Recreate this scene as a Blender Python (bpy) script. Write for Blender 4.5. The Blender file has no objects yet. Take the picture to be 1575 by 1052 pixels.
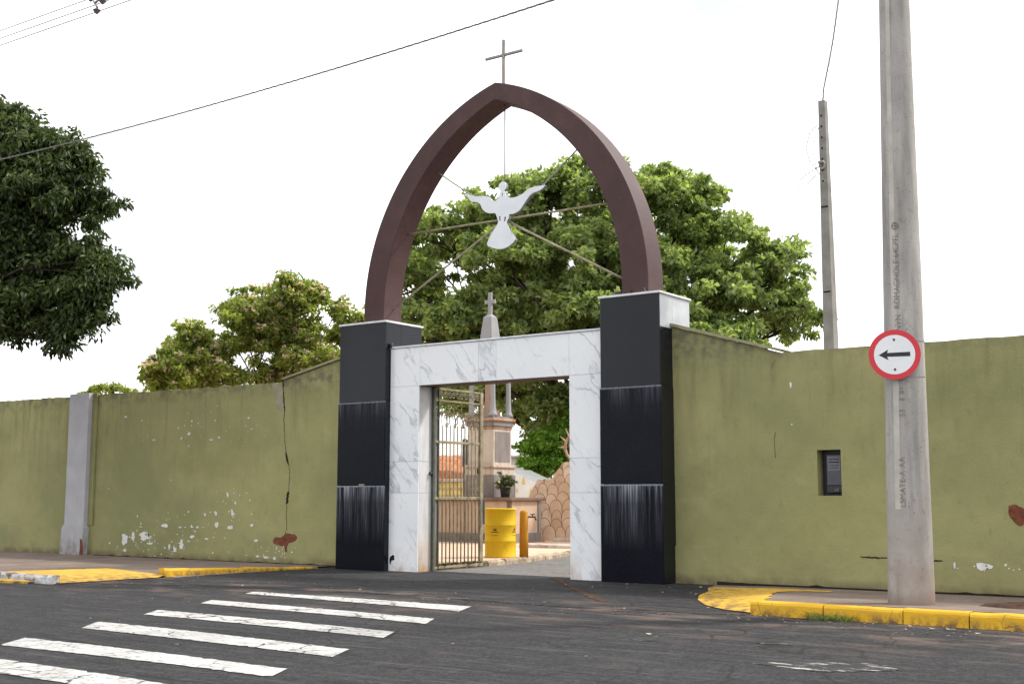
import bpy, bmesh, math, random
import numpy as np
from mathutils import Vector, Matrix
from mathutils.geometry import tessellate_polygon

random.seed(7)
rng = np.random.default_rng(11)
S = bpy.context.scene
COL = S.collection
R = math.radians

# ------------------------------------------------------------------ camera, sky, sun, exposure
cd = bpy.data.cameras.new('camera')
cam = bpy.data.objects.new('camera', cd)
COL.objects.link(cam)
cam.location = (14.509, -15.350, 1.25)
cam.rotation_euler = (math.pi / 2 + 0.12494, 0, 0.61574)
cd.sensor_width = 36.0
cd.lens = 36.0 * 1868.97 / 1575.0
cd.clip_end = 3000
cd.clip_start = 0.1
S.camera = cam

SUN_EL, SUN_AZ = R(47), R(40)          # azimuth from +Y towards +X
world = bpy.data.worlds.new('World')
S.world = world
world.use_nodes = True
wn, wl = world.node_tree.nodes, world.node_tree.links
wn.clear()
sky = wn.new('ShaderNodeTexSky')
sky.sky_type = 'NISHITA'
sky.sun_disc = False
sky.sun_elevation = SUN_EL
sky.sun_rotation = SUN_AZ
sky.dust_density = 2.0
tc = wn.new('ShaderNodeTexCoord')
mp = wn.new('ShaderNodeMapping'); mp.inputs['Scale'].default_value = (1, 1, 2.2)
cn = wn.new('ShaderNodeTexNoise'); cn.inputs['Scale'].default_value = 2.1; cn.inputs['Detail'].default_value = 7
cr = wn.new('ShaderNodeValToRGB')
cr.color_ramp.elements[0].position = 0.33; cr.color_ramp.elements[0].color = (.55, .55, .55, 1)
cr.color_ramp.elements[1].position = 0.50; cr.color_ramp.elements[1].color = (1, 1, 1, 1)
cm = wn.new('ShaderNodeMixRGB')
cn2 = wn.new('ShaderNodeTexNoise'); cn2.inputs['Scale'].default_value = 3.4; cn2.inputs['Detail'].default_value = 6
cr2 = wn.new('ShaderNodeValToRGB')
cr2.color_ramp.elements[0].position = .40; cr2.color_ramp.elements[0].color = (.60, .61, .63, 1)
cr2.color_ramp.elements[1].position = .56; cr2.color_ramp.elements[1].color = (.97, .985, 1.0, 1)
cs = wn.new('ShaderNodeVectorMath'); cs.operation = 'SCALE'; cs.inputs['Scale'].default_value = 13.0
wl.new(cn2.outputs['Fac'], cr2.inputs['Fac']); wl.new(cr2.outputs['Color'], cs.inputs[0]); wl.new(cs.outputs[0], cm.inputs['Color2'])
bgd = wn.new('ShaderNodeBackground'); bgd.inputs['Strength'].default_value = 0.10
wo = wn.new('ShaderNodeOutputWorld')
wl.new(mp.outputs['Vector'], cn2.inputs['Vector']); wl.new(tc.outputs['Generated'], mp.inputs['Vector']); wl.new(mp.outputs['Vector'], cn.inputs['Vector'])
wl.new(cn.outputs['Fac'], cr.inputs['Fac']); wl.new(cr.outputs['Color'], cm.inputs['Fac'])
wl.new(sky.outputs['Color'], cm.inputs['Color1']); wl.new(cm.outputs['Color'], bgd.inputs['Color'])
wl.new(bgd.outputs['Background'], wo.inputs['Surface'])

sl = bpy.data.lights.new('sun', 'SUN')
sl.energy = 2.5
sl.angle = R(6)
sl.color = (1.0, 0.95, 0.87)
sun = bpy.data.objects.new('sun', sl)
COL.objects.link(sun)
sdir = Vector((math.sin(SUN_AZ) * math.cos(SUN_EL), math.cos(SUN_AZ) * math.cos(SUN_EL), math.sin(SUN_EL)))
sun.rotation_euler = sdir.to_track_quat('Z', 'Y').to_euler()
sun.location = sdir * 60

S.view_settings.view_transform = 'Standard'
S.view_settings.look = 'None'
S.view_settings.exposure = 0.76
S.view_settings.gamma = 1.0
S.view_settings.use_curve_mapping = False

# ------------------------------------------------------------------ material helper
class M:
    def __init__(self, name, rough=0.8, spec=0.3, metal=0.0):
        self.m = bpy.data.materials.new(name)
        self.m.use_nodes = True
        self.t = self.m.node_tree
        self.n, self.l = self.t.nodes, self.t.links
        self.b = self.n['Principled BSDF']
        self.b.inputs['Roughness'].default_value = rough
        self.b.inputs['Specular IOR Level'].default_value = spec
        self.b.inputs['Metallic'].default_value = metal
        self.g = self.n.new('ShaderNodeNewGeometry')
        self.pos = self.g.outputs['Position']
        self.oi = self.n.new('ShaderNodeObjectInfo')
    def put(self, node, i, v):
        if hasattr(v, 'is_linked'): self.l.new(v, node.inputs[i])
        elif isinstance(v, (tuple, list)) and len(v) == 3 and node.inputs[i].type == 'RGBA': node.inputs[i].default_value = (*v, 1)
        else: node.inputs[i].default_value = v
    def vec(self, scale=(1, 1, 1), rot=(0, 0, 0), src=None, shift=False):
        q = self.n.new('ShaderNodeMapping')
        self.put(q, 'Vector', src or self.pos)
        q.inputs['Scale'].default_value = scale; q.inputs['Rotation'].default_value = rot
        if shift:
            k = self.n.new('ShaderNodeVectorMath'); k.operation = 'SCALE'
            cx = self.n.new('ShaderNodeCombineXYZ')
            self.l.new(self.oi.outputs['Random'], cx.inputs[0]); self.l.new(self.oi.outputs['Random'], cx.inputs[1]); self.l.new(self.oi.outputs['Random'], cx.inputs[2])
            self.l.new(cx.outputs[0], k.inputs[0]); k.inputs['Scale'].default_value = 37.0
            self.l.new(k.outputs[0], q.inputs['Location'])
        return q.outputs[0]
    def noise(self, scale, detail=4, vec=None, rough=.55, dist=0.0):
        q = self.n.new('ShaderNodeTexNoise')
        self.put(q, 'Vector', vec or self.pos)
        q.inputs['Scale'].default_value = scale; q.inputs['Detail'].default_value = detail
        q.inputs['Roughness'].default_value = rough; q.inputs['Distortion'].default_value = dist
        return q.outputs['Fac']
    def voro(self, scale, vec=None, feature='F1', rnd=1.0):
        q = self.n.new('ShaderNodeTexVoronoi'); q.feature = feature
        self.put(q, 'Vector', vec or self.pos); q.inputs['Scale'].default_value = scale
        q.inputs['Randomness'].default_value = rnd
        return q.outputs['Distance']
    def ramp(self, f, stops):
        q = self.n.new('ShaderNodeValToRGB'); self.put(q, 'Fac', f)
        e = q.color_ramp.elements
        while len(e) < len(stops): e.new(.5)
        for i, (p, c) in enumerate(stops):
            e[i].position = p
            e[i].color = (*c, 1) if isinstance(c, (tuple, list)) else (c, c, c, 1)
        return q.outputs['Color']
    def mix(self, f, a, b, mode='MIX'):
        q = self.n.new('ShaderNodeMixRGB'); q.blend_type = mode
        self.put(q, 'Fac', f); self.put(q, 'Color1', a); self.put(q, 'Color2', b)
        return q.outputs['Color']
    def op(self, o, a, b=0.0, clamp=False):
        q = self.n.new('ShaderNodeMath'); q.operation = o; q.use_clamp = clamp
        self.put(q, 0, a); self.put(q, 1, b)
        return q.outputs[0]
    def ax(self, i):
        q = self.n.new('ShaderNodeSeparateXYZ'); self.l.new(self.pos, q.inputs[0])
        return q.outputs[i]
    def rnd(self): return self.oi.outputs['Random']
    def isl(self): return self.g.outputs['Random Per Island']
    def band(self, v, a, b):          # 0 below a, 1 above b
        q = self.n.new('ShaderNodeMapRange'); self.put(q, 'Value', v)
        q.inputs['From Min'].default_value = a; q.inputs['From Max'].default_value = b
        return q.outputs[0]
    def color(self, c): self.put(self.b, 'Base Color', c); return self
    def rough(self, c): self.put(self.b, 'Roughness', c); return self
    def bump(self, h, s=.3, d=.01):
        q = self.n.new('ShaderNodeBump'); self.put(q, 'Height', h)
        q.inputs['Strength'].default_value = s; q.inputs['Distance'].default_value = d
        self.l.new(q.outputs[0], self.b.inputs['Normal']); return self

def warp(m, amt, scale, vec=None):
    q = m.n.new('ShaderNodeTexNoise'); m.put(q, 'Vector', vec or m.pos); q.inputs['Scale'].default_value = scale
    k = m.n.new('ShaderNodeVectorMath'); k.operation = 'SCALE'; m.l.new(q.outputs['Color'], k.inputs[0]); k.inputs['Scale'].default_value = amt
    a = m.n.new('ShaderNodeVectorMath'); a.operation = 'ADD'; m.l.new(k.outputs[0], a.inputs[0]); m.put(a, 1, vec or m.pos)
    return a.outputs[0]

def simple(name, c, rough=.7, spec=.3, var=.25, scale=6, metal=0, bump=0):
    m = M(name, rough, spec, metal)
    n = m.noise(scale, 5)
    m.color(m.ramp(n, [(.3, tuple(x * (1 - var) for x in c)), (.7, tuple(min(1, x * (1 + var)) for x in c))]))
    if bump: m.bump(m.noise(scale * 8, 4), bump, .01)
    return m.m

# --- asphalt
def asphalt(name, base, dust=True, lo=.72, hi=1.35, grain=1.0):
    m = M(name, .92, .25)
    n1, n2, n3 = m.noise(.55, 5, rough=.6), m.noise(7, 5, rough=.7), m.noise(60, 3)
    c = m.ramp(n1, [(.3, tuple(x * lo for x in base)), (.7, tuple(x * hi for x in base))])
    c = m.mix(m.ramp(n2, [(.42, 0), (.62, 1)]), c, tuple(x * 1.35 for x in base))
    c = m.mix(m.ramp(n2, [(.3, 1), (.43, 0)]), c, tuple(x * .55 for x in base))
    n4 = m.noise(22, 4, rough=.75)
    c = m.mix(m.ramp(n4, [(.5, 0), (.66, .9 * grain)]), c, tuple(x * 3.4 for x in base))
    c = m.mix(m.ramp(n4, [(.34, .9), (.46, 0)]), c, tuple(x * .4 for x in base))
    c = m.mix(m.ramp(n3, [(.52, 0), (.70, .9 * grain)]), c, tuple(x * 4.2 for x in base))
    dk = m.noise(2.2, 6, m.vec((.25, 2.6, 1), (0, 0, .12)), rough=.7)
    c = m.mix(m.ramp(dk, [(.36, .8), (.46, 0)]), c, tuple(x * .45 for x in base))
    c = m.mix(m.ramp(m.voro(55), [(.05, .75), (.16, 0)]), c, (.16, .15, .15))
    str_ = m.noise(3, 5, m.vec((.35, 3.2, 1), (0, 0, .05)), rough=.65)
    c = m.mix(m.ramp(str_, [(.54, 0), (.66, .6)]), c, (.070, .068, .070))
    s2 = m.noise(4, 6, m.vec((.22, 4.5, 1), (0, 0, -.1)), rough=.75)
    c = m.mix(m.ramp(s2, [(.60, 0), (.68, .7)]), c, (.10, .096, .096))
    c = m.mix(m.ramp(s2, [(.32, .85), (.40, 0)]), c, (.004, .004, .004))
    n6 = m.noise(7.5, 6, m.vec((1, .5, 1)), rough=.85)
    c = m.mix(m.ramp(n6, [(.55, 0), (.66, .7 * grain)]), c, tuple(x * 4 for x in base))
    c = m.mix(m.ramp(n6, [(.35, .8 * grain), (.45, 0)]), c, tuple(x * .35 for x in base))
    if dust:
        y = m.ax(1)
        bandm = m.op('MULTIPLY', m.band(y, -6.2, -3.7), m.band(y, -2.6, -3.4))
        d = m.op('MULTIPLY', m.ramp(m.noise(1.6, 6, m.vec((.7, 1.6, 1)), rough=.62), [(.50, 0), (.66, 1)]), bandm)
        d2 = m.ramp(m.noise(.9, 7, rough=.65), [(.6, 0), (.74, .38)])
        c = m.mix(d2, c, (.10, .07, .058))
        c = m.mix(m.op('MULTIPLY', d, .62), c, (.20, .135, .105))
    ck = m.voro(.8, warp(m, .5, 1.7), 'DISTANCE_TO_EDGE')
    c = m.mix(m.op('MULTIPLY', m.ramp(ck, [(.006, 1), (.016, 0)]), m.ramp(m.noise(.5, 2), [(.48, 0), (.58, .8)])), c, (.010, .009, .009))
    m.color(c)
    m.bump(m.op('ADD', m.op('MULTIPLY', m.noise(90, 3), .7), n2), .55, .012)
    return m.m
MAT_ROAD = asphalt('asphalt', (.0148, .0143, .0152))
MAT_APRON = asphalt('asphalt_apron', (.0138, .0134, .0143), True, .8, 1.2)
MAT_DRIVE = asphalt('asphalt_drive_sunlit', (.135, .126, .118), False, .8, 1.25, .15)  # sunlit look of the inner drive put into a much paler asphalt colour

def paint_white():
    m = M('road_paint', .8, .3)
    v = warp(m, .25, 4)
    ck = m.voro(2.6, v, 'DISTANCE_TO_EDGE'); ck2 = m.voro(7, v, 'DISTANCE_TO_EDGE')
    w = m.noise(18, 6, rough=.7)
    c = m.ramp(m.noise(3, 5), [(.3, (.40, .39, .37)), (.7, (.54, .53, .51))])
    c = m.mix(m.ramp(w, [(.51, 0), (.66, .85)]), c, (.13, .12, .118))
    c = m.mix(m.ramp(m.noise(1.1, 5, rough=.7), [(.50, 0), (.72, .6)]), c, (.25, .235, .22))
    br = m.ramp(m.noise(1.3, 3), [(.42, .1), (.56, 1)])
    c = m.mix(m.op('MULTIPLY', m.ramp(ck, [(.014, 1), (.036, 0)]), br), c, (.045, .043, .043))
    c = m.mix(m.op('MULTIPLY', m.ramp(ck2, [(.012, .6), (.035, 0)]), br), c, (.09, .085, .083))
    m.color(c); m.bump(m.noise(90, 3), .4, .008)
    return m.m
MAT_ZEBRA = paint_white()

def faded_paint():
    m = M('faded_road_paint', .9, .2)
    n = m.noise(9, 7, m.vec((.45, 1.6, 1)), rough=.72)
    m.color(m.ramp(n, [(.535, (.033, .031, .031)), (.60, (.42, .40, .38))]))
    m.bump(m.noise(90, 3), .4, .008)
    return m.m
MAT_FADED = faded_paint()

def green_wall():
    m = M('olive_wall_paint', .85, .2)
    z = m.ax(2)
    n = m.noise(.9, 6, rough=.6)
    c = m.ramp(n, [(.3, (.262, .254, .112)), (.52, (.320, .304, .138)), (.75, (.365, .337, .158))])
    c = m.mix(m.ramp(m.noise(.45, 4, m.vec((1, 1, 1.2))), [(.42, 0), (.62, .6)]), c, (.185, .20, .092))
    c = m.mix(m.ramp(m.noise(.8, 5, m.vec((.9, 1, 1.5), (0, 0, 0)), rough=.7), [(.55, 0), (.70, .55)]), c, (.335, .305, .150))
    c = m.mix(m.ramp(m.noise(11, 5, m.vec((1, 1, .5)), rough=.7), [(.56, 0), (.74, .45)]), c, (.19, .18, .085))
    st = m.noise(4, 6, m.vec((1.6, 1, .16)), rough=.65)
    c = m.mix(m.op('MULTIPLY', m.ramp(st, [(.50, 0), (.70, .6)]), m.band(z, 1.0, 3.3)), c, (.15, .145, .07))
    c = m.mix(m.op('MULTIPLY', m.ramp(m.noise(2.2, 6, rough=.7), [(.42, 0), (.68, .75)]), m.band(z, .75, 0.0)), c, (.19, .165, .08))
    c = m.mix(m.op('MULTIPLY', m.band(z, .16, .0), m.ramp(m.noise(5, 5), [(.35, .2), (.6, 1)])), c, (.12, .082, .05))
    c = m.mix(m.op('MULTIPLY', m.band(z, 3.02, 3.3), m.ramp(m.noise(7, 5), [(.42, 0), (.62, .8)])), c, (.13, .125, .085))
    sp = m.noise(26, 4, rough=.7)
    c = m.mix(m.ramp(sp, [(.66, 0), (.74, .5)]), c, (.36, .35, .2))
    m.color(c)
    m.bump(m.op('ADD', m.noise(70, 4), m.op('MULTIPLY', m.noise(6, 4), 1.5)), .35, .012)
    return m.m
MAT_GREEN = green_wall()

def greypaint():
    m = M('grey_pilaster_paint', .85, .2)
    c = m.ramp(m.noise(3, 6), [(.3, (.38, .375, .395)), (.7, (.46, .455, .475))])
    c = m.mix(m.op('MULTIPLY', m.band(m.ax(2), .7, 0), m.ramp(m.noise(6, 6), [(.4, 0), (.65, .8)])), c, (.17, .13, .10))
    m.color(c); m.bump(m.noise(50, 4), .3, .01); return m.m
MAT_GREYP = greypaint()
MAT_CHIP = simple('bare_white_plaster', (.66, .65, .62), .9, .1, .12, 12)
MAT_BRICK = simple('exposed_red_clay', (.165, .060, .035), .95, .1, .35, 14, bump=.8)
MAT_CRACK = simple('dark_crack', (.028, .022, .016), 1, .05, .3, 20)
MAT_PLASTER = simple('grey_plaster_patch', (.27, .26, .17), .9, .1, .2, 5, bump=.4)

def granite(name, stain, spec=.6):
    m = M(name, .13, spec)
    z = m.ax(2)
    c = m.ramp(m.noise(140, 2), [(.45, (.006, .0065, .010)), (.72, (.018, .020, .028))])
    dull = m.noise(1.4, 5, rough=.65)
    if stain:
        zt = 1.40 if stain == 1 else 2.81
        ln = .95 if stain == 1 else .5
        s1 = m.noise(4.2, 4, m.vec((1.6, 1.6, .07), shift=True), rough=.75)
        s2 = m.noise(38, 3, m.vec((1.0, 1.0, .03), shift=True), rough=.6)
        w = m.op('MULTIPLY', m.ramp(s1, [(.40, 0), (.64, 1)]), m.ramp(s2, [(.34, .05), (.66, 1)]))
        fall = m.op('ADD', m.op('MULTIPLY', m.band(z, zt - ln, zt), .55), m.band(z, zt - .28, zt))
        k = 0.60 if stain == 1 else 0.12
        w = m.op('MULTIPLY', m.op('MULTIPLY', w, fall), k, True)
        edge = m.op('MULTIPLY', m.band(z, zt - .035, zt - .004), m.ramp(s2, [(.25, .1), (.6, .7 if stain == 1 else .5)]))
        w = m.op('MAXIMUM', w, edge)
        c = m.mix(w, c, (.50, .53, .60))
        m.rough(m.op('ADD', m.op('MULTIPLY', w, .6), m.ramp(dull, [(.3, .10), (.7, .22)])))
    else:
        m.rough(m.ramp(dull, [(.3, .14), (.7, .26)]))
    m.color(c)
    return m.m
MAT_GR_TOP = granite('black_granite', 0, .27)
MAT_GR_MID = granite('black_granite_streaked', 2, .07)
MAT_GR_LOW = granite('black_granite_stained', 1, .05)
MAT_GR_SIDE = simple('granite_sky_reflection', (.40, .41, .43), .25, .5, .2, 3)  # bright sky reflected in the granite side, put into a pale base colour
MAT_CAP = simple('white_stone_cap', (.62, .63, .65), .6, .3, .12, 8)

def marble():
    m = M('white_veined_marble', .22, .45)
    v = m.vec((1, 1, 1), shift=True)
    v2 = warp(m, .16, 3.5, v)
    ra = m.vec((1, 1, 1), (0, R(-48), 0), src=v2); rb = m.vec((1, 1, 1), (0, R(-60), 0), src=v2)
    n = m.noise(1.0, 4, m.vec((.55, 1.5, 2.6), src=ra), rough=.5)
    vein = m.ramp(n, [(.470, 0), (.497, .9), (.502, 1), (.512, 0)])
    n2 = m.noise(1.6, 5, m.vec((.6, 1.5, 2.8), src=rb), rough=.55)
    vein2 = m.ramp(n2, [(.488, 0), (.5, .6), (.509, 0)])
    br = m.ramp(m.noise(2.0, 4, v), [(.40, .0), (.56, 1)])
    c = m.ramp(m.noise(.8, 4, v), [(.3, (.70, .715, .74)), (.7, (.78, .79, .805))])
    c = m.mix(m.op('MULTIPLY', m.op('MULTIPLY', vein, br), .62), c, (.27, .285, .31))
    c = m.mix(m.op('MULTIPLY', m.op('MULTIPLY', vein2, br), .7), c, (.36, .37, .39))
    z = m.ax(2)
    foot = m.op('MULTIPLY', m.band(z, .45, 0), m.ramp(m.noise(4, 5, m.vec((1, 1, .6))), [(.42, 0), (.66, .8)]))
    c = m.mix(foot, c, (.42, .28, .17))
    m.color(c); return m.m
MAT_MARBLE = marble()
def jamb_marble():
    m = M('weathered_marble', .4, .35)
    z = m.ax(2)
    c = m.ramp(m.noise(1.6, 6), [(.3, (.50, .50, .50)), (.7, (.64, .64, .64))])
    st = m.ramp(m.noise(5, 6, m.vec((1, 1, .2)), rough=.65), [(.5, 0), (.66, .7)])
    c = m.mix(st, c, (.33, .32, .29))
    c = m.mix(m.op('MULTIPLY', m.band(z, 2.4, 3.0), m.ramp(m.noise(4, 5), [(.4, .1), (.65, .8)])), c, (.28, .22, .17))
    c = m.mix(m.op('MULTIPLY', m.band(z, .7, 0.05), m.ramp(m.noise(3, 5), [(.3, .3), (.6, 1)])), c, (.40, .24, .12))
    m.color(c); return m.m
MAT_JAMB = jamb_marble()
MAT_MORTAR = simple('grey_grout', (.22, .21, .2), .9, .1)
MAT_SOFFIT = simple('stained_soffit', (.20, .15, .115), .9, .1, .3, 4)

def arch_mat():
    m = M('oxide_brown_paint', .62, .35)
    c = m.ramp(m.noise(1.4, 6, rough=.65), [(.3, (.048, .022, .021)), (.55, (.068, .030, .028)), (.75, (.105, .051, .046))])
    c = m.mix(m.ramp(m.noise(22, 5, rough=.7), [(.62, 0), (.75, .5)]), c, (.2, .12, .11))
    st = m.noise(9, 5, m.vec((1, 1, .12)), rough=.65)
    c = m.mix(m.ramp(st, [(.54, 0), (.7, .5)]), c, (.065, .032, .030))
    m.color(c); m.bump(m.noise(40, 4), .25, .008); return m.m
MAT_ARCH = arch_mat()
MAT_STEEL = simple('grey_galvanised_steel', (.30, .28, .255), .6, .4, .2, 10)
MAT_ROD = simple('rusty_rod', (.30, .26, .18), .75, .3, .35, 7)
MAT_DOVE = simple('white_painted_sheet', (.74, .76, .79), .6, .3, .06, 4)
MAT_DOVE_EDGE = simple('grey_sheet_edge', (.20, .21, .22), .6, .3, .1, 4)
MAT_GATE = simple('olive_gate_paint', (.25, .205, .125), .6, .35, .45, 9)
MAT_GATE_D = simple('dark_gate_paint', (.070, .072, .050), .6, .35, .4, 9)

def concrete_pole():
    m = M('pole_concrete', .9, .2)
    z = m.ax(2)
    c = m.ramp(m.noise(2.2, 6, m.vec((1, 1, .5)), rough=.6), [(.3, (.29, .275, .258)), (.7, (.44, .42, .395))])
    c = m.mix(m.ramp(m.noise(6, 5, m.vec((1.2, 1.2, .12))), [(.46, 0), (.68, .7)]), c, (.20, .19, .18))
    c = m.mix(m.ramp(m.voro(26), [(.05, .85), (.13, 0)]), c, (.11, .098, .09))
    c = m.mix(m.op('MULTIPLY', m.ramp(m.voro(13), [(.07, .8), (.12, 0)]), m.ramp(m.noise(2.4, 3), [(.46, 0), (.54, 1)])), c, (.085, .075, .068))
    c = m.mix(m.ramp(m.noise(13, 5, rough=.75), [(.56, 0), (.70, .6)]), c, (.19, .175, .165))
    c = m.mix(m.op('MULTIPLY', m.band(z, 1.3, .1), m.ramp(m.noise(3.5, 5), [(.35, .1), (.62, .75)])), c, (.26, .19, .145))
    c = m.mix(m.op('MULTIPLY', m.band(z, .28, .1), .7), c, (.19, .115, .08))
    m.color(c); m.bump(m.noise(80, 4), .4, .008); return m.m
MAT_POLE = concrete_pole()
MAT_POLE_STRIP = simple('smooth_cement_seam', (.45, .42, .38), .85, .2, .15, 5)
MAT_MARK = simple('cast_lettering', (.215, .20, .18), .9, .1, .2, 20)
MAT_POLE2 = simple('old_pole_concrete', (.235, .225, .205), .9, .2, .25, 4, bump=.4)

def yellow_paint(name, base, wear=.6, cracked=True):
    m = M(name, .7, .3)
    c = m.ramp(m.noise(3, 6), [(.3, tuple(x * .86 for x in base)), (.7, base)])
    w = m.noise(7, 7, rough=.72)
    c = m.mix(m.ramp(w, [(wear, 0), (wear + .07, .9)]), c, (.09, .07, .05))
    c = m.mix(m.ramp(m.noise(2, 6, rough=.7), [(.52, 0), (.78, .4)]), c, (.40, .23, .06))
    c = m.mix(m.op('MULTIPLY', m.band(m.ax(2), .11, 0.01), m.ramp(m.noise(8, 6, m.vec((1, 1, .6)), rough=.7), [(.42, 0), (.60, .95)])), c, (.12, .075, .045))
    if cracked: c = m.mix(m.op('MULTIPLY', m.ramp(m.voro(5, warp(m, .3, 3), 'DISTANCE_TO_EDGE'), [(.01, 1), (.03, 0)]), m.ramp(m.noise(2, 3), [(.45, 0), (.6, .8)])), c, (.13, .085, .04))
    m.color(c); m.bump(m.noise(40, 5), .5, .012); return m.m
MAT_YKERB = yellow_paint('yellow_kerb_paint', (.68, .385, .020), .63)
MAT_YRAMP = yellow_paint('yellow_ramp_paint', (.64, .38, .040), .66, False)
def whitekerb():
    m = M('worn_white_kerb_paint', .85, .2)
    n = m.noise(6, 7, rough=.72)
    c = m.ramp(n, [(.42, (.20, .15, .12)), (.5, (.42, .40, .39)), (.6, (.58, .57, .57))])
    m.color(c); m.bump(m.noise(40, 5), .5, .012); return m.m
MAT_WKERB = whitekerb()
def sidewalk():
    m = M('dusty_concrete', .95, .15)
    n = m.noise(1.3, 7, rough=.65)
    c = m.ramp(n, [(.3, (.135, .102, .084)), (.55, (.200, .156, .130)), (.75, (.260, .212, .180))])
    c = m.mix(m.ramp(m.noise(9, 5, rough=.7), [(.55, 0), (.7, .5)]), c, (.085, .058, .045))
    c = m.mix(m.ramp(m.voro(40), [(.06, .6), (.15, 0)]), c, (.26, .22, .19))
    m.color(c); m.bump(m.noise(40, 5), .5, .015); return m.m
MAT_SIDE = sidewalk()
MAT_SOIL = simple('red_soil', (.075, .046, .034), 1, .05, .4, 7, bump=.8)
MAT_GROUND = simple('dry_ground', (.12, .10, .06), 1, .05, .4, 1.2, bump=.5)
def terracotta():
    m = M('terracotta_paving', .8, .25)
    c = m.ramp(m.noise(1.6, 6), [(.3, (.50, .32, .21)), (.7, (.64, .46, .34))])
    c = m.mix(m.ramp(m.noise(7, 5), [(.5, 0), (.7, .6)]), c, (.68, .56, .46))
    m.color(c); return m.m
MAT_TERRA = terracotta()
MAT_KERBIN = simple('broken_stone_kerb', (.33, .26, .19), .95, .1, .5, 7, bump=.7)

def leaf_mat(name, dark, mid, light, trans=.35):
    m = M(name, .5, .3)
    c = m.ramp(m.isl(), [(0, dark), (.5, mid), (1, light)])
    c = m.mix(m.ramp(m.noise(.7, 3), [(.35, .0), (.65, .5)]), c, light)
    m.color(c)
    tr = m.n.new('ShaderNodeBsdfTranslucent')
    tcx = m.mix(1.0, c, (1.25, 1.35, .6), 'MULTIPLY'); m.l.new(tcx, tr.inputs['Color'])
    mx = m.n.new('ShaderNodeMixShader'); mx.inputs[0].default_value = trans
    o = m.n['Material Output']
    m.l.new(m.b.outputs[0], mx.inputs[1]); m.l.new(tr.outputs[0], mx.inputs[2]); m.l.new(mx.outputs[0], o.inputs['Surface'])
    return m.m
MAT_LEAF_BIG = leaf_mat('broad_tree_leaf', (.060, .100, .030), (.190, .255, .085), (.400, .450, .215), .56)
MAT_LEAF_DARK = leaf_mat('dark_tree_leaf', (.012, .022, .008), (.035, .058, .017), (.115, .150, .045), .30)
MAT_LEAF_PINK = leaf_mat('shrub_leaf', (.085, .125, .024), (.200, .250, .055), (.360, .385, .130), .58)
MAT_LEAF_BUSH = leaf_mat('bush_leaf', (.07, .155, .018), (.16, .31, .035), (.27, .42, .075), .52)
MAT_BLOSSOM = leaf_mat('pink_blossom', (.58, .38, .36), (.66, .48, .46), (.72, .62, .58), .5)
MAT_BARK = simple('dark_bark', (.055, .042, .032), .95, .1, .4, 9, bump=.8)
MAT_GRASS = leaf_mat('grass_blade', (.06, .10, .02), (.12, .18, .04), (.26, .28, .10), .35)

def stone_tomb(name, base, stain, amt=.6):
    m = M(name, .85, .2)
    c = m.ramp(m.noise(1.8, 6, rough=.65), [(.3, tuple(x * .8 for x in base)), (.7, base)])
    s = m.ramp(m.noise(4, 6, m.vec((1, 1, .25)), rough=.68), [(.48, 0), (.66, amt)])
    c = m.mix(s, c, stain)
    m.color(c); m.bump(m.noise(30, 5), .3, .01); return m.m
MAT_TOMB = stone_tomb('peach_tomb_plaster', (.56, .41, .30), (.30, .21, .15), .5)
MAT_TOMB_GREY = stone_tomb('weathered_grey_granite', (.25, .22, .205), (.12, .10, .09), .6)
MAT_TOMB_CREAM = stone_tomb('cream_marble', (.56, .49, .42), (.27, .16, .10), .7)
MAT_TOMB_RUST = stone_tomb('rust_stained_marble', (.42, .29, .21), (.26, .095, .04), 1.0)
MAT_TOMB_EDGE = stone_tomb('brown_stone_edge', (.20, .13, .10), (.10, .07, .05), .5)
MAT_COLGREY = stone_tomb('grey_marble', (.32, .315, .32), (.25, .25, .26), .4)
def flagstone():
    m = M('peach_flagstone', .85, .2)
    c = m.ramp(m.rnd(), [(0, (.60, .42, .29)), (.5, (.70, .52, .37)), (1, (.74, .60, .46))])
    c = m.mix(m.ramp(m.noise(5, 6), [(.4, 0), (.7, .6)]), c, (.50, .32, .21))
    m.color(c); m.bump(m.noise(22, 5), .4, .012); return m.m
MAT_FLAG = flagstone()
MAT_FLAGBACK = simple('peach_mortar', (.50, .34, .23), .9, .1, .15, 6)
MAT_FLAGGROUT = simple('dark_grout', (.24, .12, .075), .95, .1, .2, 8)
MAT_DRUM = yellow_paint('drum_yellow', (.70, .44, .008), .73, False)
MAT_POST = yellow_paint('standpipe_orange', (.50, .215, .010), .76, False)
MAT_INK = simple('black_print', (.03, .028, .02), .7, .2)
MAT_DARKMETAL = simple('dark_metal', (.04, .038, .036), .5, .4)
MAT_RED = simple('sign_red', (.58, .030, .045), .45, .4, .06, 4)
MAT_WHITE = simple('sign_white', (.74, .75, .76), .45, .4, .04, 4)
MAT_BLACK = simple('sign_black', (.018, .018, .020), .5, .4, .1, 4)
MAT_METER = simple('meter_grey', (.060, .064, .080), .35, .5, .2, 6)
MAT_METER_D = simple('meter_dark', (.022, .022, .028), .4, .5, .2, 6)
MAT_LABEL = simple('meter_label', (.13, .13, .155), .5, .3, .1, 6)
MAT_RING = simple('pink_painted_iron', (.42, .22, .18), .6, .3, .3, 7)
MAT_POT = simple('black_pot', (.02, .02, .022), .6, .3)
MAT_WTILE = simple('white_tile', (.74, .73, .70), .4, .4, .06, 3)
MAT_YWALL = simple('yellow_render', (.66, .49, .17), .9, .1, .15, 3)
MAT_ROOF = simple('orange_clay_tile', (.42, .17, .08), .9, .1, .3, 3)
MAT_HOUSE = simple('pale_house_wall', (.58, .55, .50), .9, .1, .15, 2)
MAT_GLASS = simple('dark_window', (.03, .035, .04), .15, .5)
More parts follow.
